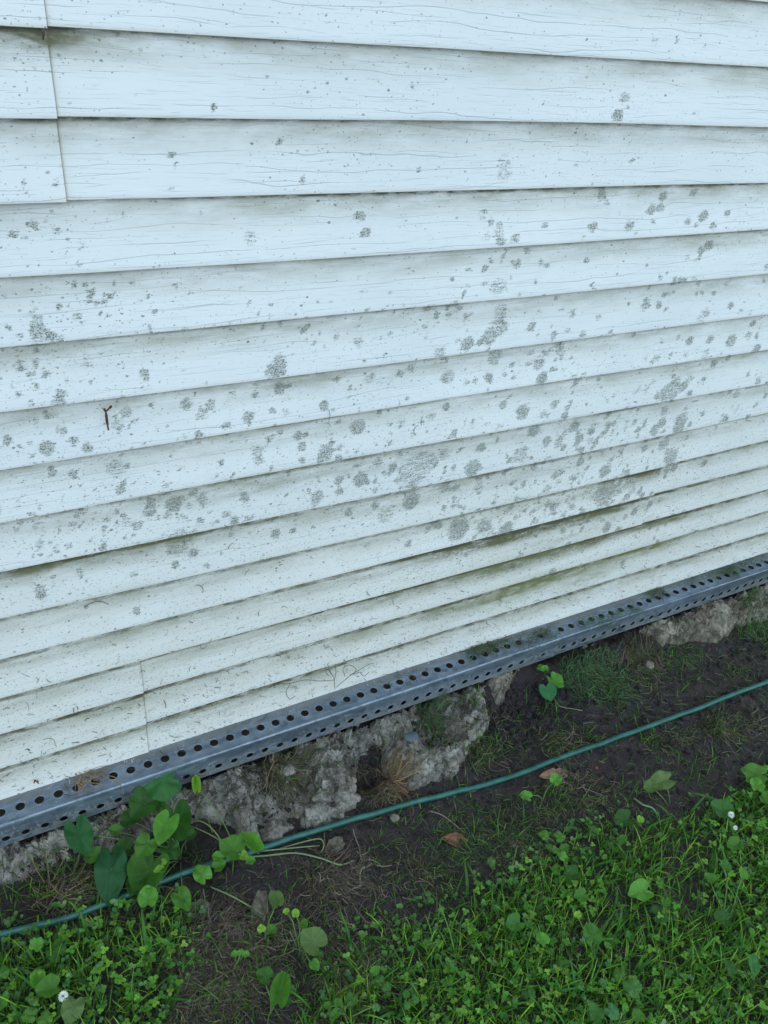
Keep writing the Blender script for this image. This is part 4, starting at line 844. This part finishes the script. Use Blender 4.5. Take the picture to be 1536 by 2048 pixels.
plant('large clump of heart-shaped leaves growing out between the steel angle and the hose', (360, 1712), [
    (327, 1562, .120, 40, 205, (.030, .118, .028), dict(up=.45, cup=.10, fold=.10)), (288, 1606, .095, 30, 250, DK, dict(up=.5)), (333, 1652, .085, 30, 250, BR, dict(up=.4, fold=.5, asp=1.1)),
    (352, 1640, .070, 34, 280, DK, dict(up=.5, asp=1.2)), (158, 1668, .075, 31, 290, (.024, .10, .026), dict(up=.45, fold=.30, asp=1.3)), (222, 1738, .060, 38, 268, (.016, .072, .022), dict(up=.4, fold=.45, asp=1.45)),
    (293, 1690, .065, 24, 240, MD, dict(up=.5)), (298, 1742, .030, 44, 250, BG, dict(up=.7)), (329, 1722, .050, 8, 20, YL), (320, 1741, .045, 11, 200, YL, dict(up=.5, fold=.6)),
    (296, 1798, .040, 22, 90, BR, dict(up=.6, cup=.3)), (362, 1796, .035, 24, 300, MD, dict(up=.6, fold=.4)),
    (262, 1640, .070, 20, 230, DK), (250, 1700, .045, 22, 200, DK), (340, 1700, .045, 20, 300, DK), (190, 1712, .045, 18, 220, MD), (270, 1770, .03, 20, 260, DK), (318, 1612, .085, 16, 100, MD), (378, 1672, .05, 14, 30, DK), (232, 1662, .06, 13, 170, MD)])
plant('pale folded young leaf on a long curved stem in front of the steel angle', (468, 1690), [(393, 1572, .085, 15, 95, YL, dict(up=.35, fold=.8, asp=1.3))])
plant('bright clump of wilted heart-shaped leaves lying across the hose', (450, 1722), [
    (405, 1750, .040, 22, 120, BR, dict(fold=.5)), (438, 1716, .045, 13, 160, BR), (466, 1700, .050, 26, 150, MD, dict(up=.55)), (505, 1693, .045, 22, 130, BR, dict(fold=.6, asp=1.4)), (485, 1712, .040, 11, 300, YL),
    (436, 1735, .025, 14, 40, BR), (500, 1722, .025, 10, 0, BR)])
plant('grey-green heart-shaped leaf beside small round sprouts in the thin soil', (600, 1900), [(628, 1886, .035, 28, 130, GY, dict(up=.6, ripple=.02)), (591, 1829, .035, 9, 90, YL), (572, 1824, .035, 7, 60, YL), (607, 1851, .030, 10, 80, MD), (628, 1930, .02, 12, 300, BR)])
plant('pair of small round leaves beside the dark hole of bare soil', (530, 1880), [(523, 1859, .03, 9, 100, YL), (542, 1861, .025, 11, 10, MD), (552, 1804, .035, 19, 110, GY, dict(fold=.4))])
plant('folded green leaf low in the thin grass, bottom middle', (540, 2030), [(560, 1988, .045, 27, 80, MD, dict(fold=.5, asp=1.3)), (531, 1953, .02, 18, 150, BG)])
plant('tiny three-lobed sprout on the dry grass patch', (475, 1930), [(470, 1908, .025, 7, 160, BR), (482, 1906, .027, 7, 90, BR), (492, 1909, .025, 7, 20, BR)])
plant('light green cupped leaves in the lawn at the lower left', (90, 1930), [(73, 1892, .05, 14, 70, BR), (73, 1945, .05, 16, 100, YL, dict(cup=.5)), (76, 1962, .045, 15, 260, BR, dict(cup=.5)), (112, 1903, .03, 21, 140, BG)])
plant('wide dull green leaf with a pale flower beside it, bottom left', (110, 2010), [(101, 1977, .05, 24, 200, MD), (146, 2014, .045, 26, 260, GY), (60, 2030, .04, 16, 180, MD), (88, 2035, .04, 15, 330, MD)])
plant('leafy weed at the left edge of the lawn', (5, 1990), [(4, 1945, .045, 15, 90, MD), (2, 2000, .04, 18, 270, MD)])
plant('small bright plant between the steel angle and the mound of clippings', (1085, 1360), [(1095, 1382, .035, 19, 280, (.04, .16, .06), dict(up=.55, ripple=.02)), (1109, 1362, .04, 15, 300, BR, dict(asp=1.3)), (1083, 1335, .05, 9, 160, BR), (1090, 1338, .05, 8, 20, BR)])
plant('round leaf over a brown dead leaf just below the hose', (1085, 1600), [(1111, 1561, .04, 14, 60, BR), (1053, 1593, .035, 13, 150, BR, dict(fold=.5))])
plant('two-leaved green weed in the soil at the lawn edge', (1105, 1700), [(1090, 1671, .035, 14, 150, MD), (1119, 1673, .035, 15, 20, MD)])
plant('wilted grey-green leaf drooping on a pale stem over bare soil', (1340, 1610), [(1325, 1562, .05, 24, 200, GY, dict(fold=.5, asp=1.2, up=.5)), (1300, 1575, .04, 14, 230, GY)])
plant('dark round leaf with a small bright one at the upper lawn edge', (1262, 1660), [(1248, 1641, .03, 25, 200, DK), (1280, 1641, .04, 10, 90, YL)])
plant('upright green leaf next to the white clover flower', (1450, 1660), [(1445, 1622, .045, 22, 130, (.04, .125, .024)), (1470, 1690, .035, 20, 200, MD)])
plant('bunch of leaves at the right edge where lawn meets soil', (1510, 1590), [(1512, 1547, .05, 20, 160, MD, dict(asp=1.3)), (1512, 1573, .05, 16, 80, BR), (1530, 1600, .04, 16, 300, MD)])
plant('small blue-green leaf alone on the bare soil', (985, 1745), [(983, 1722, .03, 11, 80, GY)])
plant('three leaves with pale stems at the ragged edge of the lawn', (1140, 1770), [(1145, 1749, .035, 21, 200, DK), (1125, 1712, .04, 14, 120, BR, dict(fold=.4)), (1128, 1698, .03, 13, 60, MD)])
plant('big bright leaf in the middle of the lawn, a long blade beside it', (1290, 1810), [(1283, 1783, .045, 28, 200, BR, dict(asp=1.1)), (1330, 1805, .045, 13, 260, MD), (1320, 1827, .03, 24, 20, DK)])
plant('round leaf in the lawn left of the fan-shaped leaf', (1040, 1880), [(1030, 1848, .05, 23, 210, (.05, .155, .025)), (1085, 1882, .045, 18, 120, BR, dict(fold=.3))])
plant('fan-shaped ribbed leaf standing in the lawn', (1190, 1920), [(1184, 1872, .055, 26, 95, (.05, .145, .022), dict(up=.5, fold=.2)), (1155, 1831, .05, 10, 60, YL), (1163, 1792, .045, 18, 200, MD)])
plant('dull green round leaf near the bottom of the lawn', (1270, 2010), [(1267, 1976, .055, 23, 130, (.055, .145, .03)), (1240, 1950, .03, 16, 100, MD)])
plant('overlapping pair of round leaves at the bottom edge', (1215, 2060), [(1223, 2022, .05, 19, 300, (.05, .16, .05)), (1192, 2024, .05, 20, 240, (.04, .12, .022)), (1275, 2036, .04, 17, 100, MD), (1250, 2018, .055, 9, 90, BR)])
plant('narrow upright leaf near the lower right corner', (1500, 1970), [(1507, 1932, .05, 14, 80, (.05, .17, .05), dict(asp=1.8)), (1462, 1936, .045, 14, 100, DK, dict(asp=1.4))])
plant('three dull leaves in the lawn below the white flower', (1445, 1860), [(1447, 1838, .04, 21, 160, DK), (1486, 1750, .05, 11, 90, BR, dict(asp=1.5)), (1449, 1732, .045, 15, 300, (.05, .14, .026)), (1420, 1760, .04, 15, 120, MD)])
plant('pale three-leafed clover beside the bottom left of the green lawn', (810, 2020), [(812, 1990, .05, 10, 90, (.055, .15, .024)), (830, 1998, .05, 10, 0, (.055, .15, .024)), (815, 2008, .05, 10, 260, (.055, .15, .024))], name='clover_plant', cat='clover')
plant('clump of round clover leaves at the bottom middle', (690, 2040), [(676, 2008, .05, 12, 100, MD), (700, 1998, .05, 16, 30, BG), (672, 2028, .05, 12, 240, MD), (752, 2017, .05, 10, 90, (.09, .2, .05)), (655, 2012, .045, 10, 180, MD)], name='clover_plant', cat='clover')
plant('tall clover leaf standing over the lawn edge near bare soil', (765, 1980), [(760, 1958, .05, 12, 100, BG), (772, 1972, .05, 12, 330, BG), (752, 1966, .045, 9, 200, BG)], name='clover_plant', cat='clover')
plant('lone clover sprout on dark soil left of the lawn', (855, 1810), [(856, 1787, .035, 8, 90, (.05, .14, .026)), (862, 1802, .03, 8, 330, (.05, .14, .026))], name='clover_plant', cat='clover')

# more broad leaves through the lawn (look-alikes)
k = 0; tries = 0
seen = []
while k < 22 and tries < 900:
    tries += 1; px = rng.uniform(640, 1536); py = rng.uniform(1600, 2048); X_, Y_ = on_level(px, py, GZ)
    if poly_sdf(LAWN, np.array([X_]), np.array([Y_]))[0] < .03 or any(math.hypot(px - a, py - b) < 38 for a, b in seen): continue
    seen.append((px, py)); k += 1
    L = [(px + rng.uniform(-18, 18), py + rng.uniform(-22, 0), rng.uniform(.015, .035), rng.uniform(5, 12), rng.uniform(0, 360), [MD, DK, BG, BR, MD][rng.integers(0, 5)], dict(up=rng.uniform(.45, .9), fold=rng.uniform(0, .5), asp=rng.uniform(1, 1.5))) for _ in range(rng.integers(1, 4))]
    plant('small broad-leaved weed among the lawn grass', (px, py + 12), L, group='small weeds in the lawn', name='small_weed')

# long pale runner stems on the soil
def runner(label, pts, r=.0013, c=(.20, .24, .12), h=.010, name='plant_runner'):
    P = []
    for i, (px, py) in enumerate(pts):
        x, y = on_level(px, py, GZ + h); P.append((x, y, max(float(Hat(x, y)) + .002, GZ + h * (0.4 + .6 * math.sin(math.pi * i / (len(pts) - 1))))))
    V, Fq = tube_np(smooth_path(P, 7), r, 6); tag(mesh_np(name, V, Fq, MAT_STEM, None, True, col=np.repeat(np.array([c]), len(V), 0), loc=P[0]), label, 'stem', 'bare plant stems')
runner('pale green stem reaching right from the wilted clump, ending in a hook', [(470, 1712), (530, 1710), (590, 1706), (640, 1716), (680, 1728), (708, 1718)], .0018)
runner('shorter pale stem above the hooked one, beside the hose', [(480, 1704), (540, 1700), (600, 1694), (640, 1688)], .0014)
runner('curled stem tip above the hooked stem', [(560, 1695), (610, 1682), (640, 1678), (648, 1690), (642, 1702)], .0014)
runner('pale stem running down right from the clump', [(420, 1770), (460, 1790), (500, 1812), (525, 1825)], .0016)
runner('arched stems behind the hose, out of the leaf clump', [(365, 1636), (400, 1640), (430, 1662), (455, 1690)], .0013, h=.04)
runner('second arched stem lower behind the hose', [(372, 1640), (400, 1658), (440, 1680), (458, 1695)], .0012, h=.03)
runner('twisted pale runner on the soil left of the lawn', [(1035, 1690), (1025, 1730), (1010, 1765), (1022, 1775)], .0014)
runner('looping runner at the ragged lawn edge', [(1000, 1760), (1040, 1755), (1065, 1730), (1090, 1728), (1110, 1735)], .0013)
runner('pinkish dry stem across the soil below the hose', [(845, 1618), (880, 1628), (905, 1645), (930, 1665)], .0012, (.26, .19, .15), .004)
runner('tan root curving over the soil near the small bright plant', [(1108, 1395), (1120, 1412), (1150, 1418), (1165, 1420)], .0013, (.24, .20, .13), .008)
runner('bent pale stem beside the wilted grey-green leaf', [(1272, 1590), (1285, 1608), (1305, 1615), (1318, 1622)], .0018, (.22, .30, .16), .02)

# ------------------------------------------------------------------ DEAD LEAVES
def dead_leaf(px, py, lx, ly, ang, mat, label, z=GZ + .006, seed=1):
    x, y = on_level(px, py, z); zz = float(Hat(x, y)); P = np.array([x, y, zz + .004]); dep = abs((R.T @ (P - CAMP))[2]) / F; a = math.radians(ang)
    N = np.array([0, -.3, .95]); d = R @ np.array([math.cos(a), math.sin(a), 0]); d = d - N * d.dot(N); d /= np.linalg.norm(d); e = np.cross(N, d)
    nu, nv = 26, 13; u, v = np.meshgrid(np.linspace(-1, 1, nu), np.linspace(-1, 1, nv), indexing='ij'); wdt = np.clip(1 - np.abs(u - .12) ** 1.7 / 1.25, .0, 1) ** .8 * (.85 + .3 * vnoise(u * 4 + seed, v * 0 + seed))
    X_ = u * lx * dep; Y_ = v * wdt * ly * dep * 1.3; Z_ = (.0075 * (v ** 2) * wdt * 1.6 - .0035 * np.exp(-(v / .12) ** 2) + .004 * fbm(u * 2.2 + seed, v * 2, 3) * 2 + .002 * u * u)
    V = P + X_[..., None] * d + Y_[..., None] * e + Z_[..., None] * N; V = V.reshape(-1, 3); V[:, 2] = np.maximum(V[:, 2], Hat(V[:, 0], V[:, 1]) + .0015)
    tag(mesh_np('dead_leaf', V, grid_faces(nu, nv), mat, None, True, loc=(x, y, zz)), label, 'dead leaf', 'dead leaves on the soil')
dead_leaf(908, 1680, 26, 10, -8, MAT_DEAD, 'curled reddish-brown dead leaf on bare soil', seed=3)
dead_leaf(1106, 1548, 30, 9, 10, simple('tan_dead_leaf', (.15, .085, .05), (.30, .19, .12), 120, .75), 'tan dead leaf just below the hose', seed=5)
dead_leaf(517, 1815, 44, 13, 78, MAT_GREYLEAF, 'long grey shrivelled leaf hanging below the wilted clump', GZ + .03, 7)
dead_leaf(668, 1692, 22, 12, 35, MAT_GREYLEAF, 'grey crumpled leaf next to the hooked stem', seed=9)
dead_leaf(395, 1820, 26, 14, 10, MAT_GREYLEAF, 'flat grey-green rotting leaf under the leaf clump', seed=12)

# twig caught on the siding
tw = tag(empty('twig', (on_wall(213, 818)[0], -.003, on_wall(213, 818)[1])), 'short dark brown forked twig hanging on the white siding', 'twig')
def wp(px, py, y=-.003): x, z = on_wall(px, py, y); return np.array([x, y, z])
o3 = np.array(tuple(tw.location))
V, Fq = tube_np(smooth_path([wp(209, 817), wp(212, 826), wp(214, 842), wp(217, 860)], 4) - o3, np.array([.0012] * 5 + [.0019] * 5 + [.0012] * 3), 7); mesh_np('stalk', V, Fq, MAT_TWIG, tw)
V, Fq = tube_np(smooth_path([wp(210, 824), wp(217, 818), wp(224, 811)], 4) - o3, np.array([.0013] * 6 + [.0018] * 2 + [.0006]), 7); mesh_np('fork', V, Fq, MAT_TWIG, tw)
V, Fq = tube_np(smooth_path([wp(212, 826), wp(208, 820), wp(205, 816)], 4) - o3, .0007, 6); mesh_np('fork', V, Fq, MAT_TWIG, tw)
# weed tangle on the siding above the angle
tg = tag(empty('dried_weed', tuple(wp(667, 1370, -.006))), 'dried weed with thin curling tendrils stuck to the lowest siding course', 'dried weed')
o3 = np.array(tuple(tg.location)); k = 0
for pts in ([(670,1378),(668,1358),(660,1342),(655,1328)],[(668,1362),(672,1345),(670,1328)],[(664,1350),(655,1338),(652,1345),(658,1352)],[(672,1375),(690,1360),(705,1348),(722,1345)],[(700,1350),(715,1342),(735,1330),(748,1326)],[(690,1352),(686,1338),(698,1330),(712,1338),(706,1350)],[(668,1360),(640,1362),(610,1360),(575,1368),(560,1365)],[(580,1368),(572,1385),(580,1398),(590,1392)],[(720,1345),(728,1352),(738,1345)]):
    P = [wp(a, b, -.006 - .003 * math.sin(i * 2 + a)) - o3 for i, (a, b) in enumerate(pts)]; V, Fq = tube_np(smooth_path(P, 5), .0006, 5); mesh_np('tendril', V, Fq, simple('dry_tendril', (.05, .055, .03), (.12, .11, .07), 200, .8) if k == 0 else bpy.data.materials['dry_tendril'], tg); k += 1
# small brown scab (mud dab) near the left edge of the lowest course
px, pz = on_wall(72, 1566); V, Fq = tube_np([wp(68, 1566, -.002), wp(70, 1561, -.003), wp(75, 1563, -.003), wp(77, 1567, -.002)], np.array([.001, .0022, .0022, .001]), 7)
tag(mesh_np('mud_dab', V, Fq, MAT_DEAD, None, True, loc=(px, -.002, pz)), 'small rusty brown mud dab on the lowest siding course at the left', 'mud dab')
# dark seed husk under the first lap by the seam
px, pz = on_wall(86, 68); V, Fq = tube_np([wp(85, 58, .001), wp(87, 68, .001), wp(86, 80, .002)], np.array([.0012, .0016, .0006]), 7)
tag(mesh_np('seed_husk', V, Fq, MAT_TWIG, None, True, loc=(px, 0, pz)), 'dark husk wedged under the top lap beside the upper seam', 'husk')

# ------------------------------------------------------------------ CLOVER FLOWERS
def flower(px, py, h, r, label, cs=MAT_WHITE):
    x, y = on_level(px, py, GZ + h); z0 = float(Hat(x, y)); t = tag(empty('clover_flower', (x, y, z0)), label, 'flower', 'white clover flowers')
    pts = []; V = []; Fq = []
    n = 46
    for i in range(n):
        ph = math.acos(1 - 1.6 * (i + .5) / n); th = i * 2.399; d = np.array([math.sin(ph) * math.cos(th), math.sin(ph) * math.sin(th), math.cos(ph)])
        a = np.cross(d, [0, 0, 1]); a = a / (np.linalg.norm(a) + 1e-6); b = len(V); c = np.array([0, 0, h])
        V += [c + d * r * .2, c + d * r * .8 + a * r * .16, c + d * r * 1.12, c + d * r * .8 - a * r * .16]; Fq.append((b, b + 1, b + 2, b + 3))
    mesh_np('flower_head', np.array(V), np.array(Fq), cs, t, False)
    V, Fq = tube_np([(0, 0, 0), (.002, .001, h * .5), (0, 0, h)], .0008, 6); mesh_np('stem', V, Fq, MAT_STEM, t, True, col=np.repeat(np.array([(.10, .2, .06)]), len(V), 0))
flower(1462, 1630, .05, .0065, 'white clover flower at the right, upper of the two close together')
flower(1470, 1657, .045, .0045, 'small white clover flower just below the larger one')
flower(127, 1995, .045, .0075, 'pale greenish-white spiky flower at the bottom left')
print('done', len(bpy.data.objects))
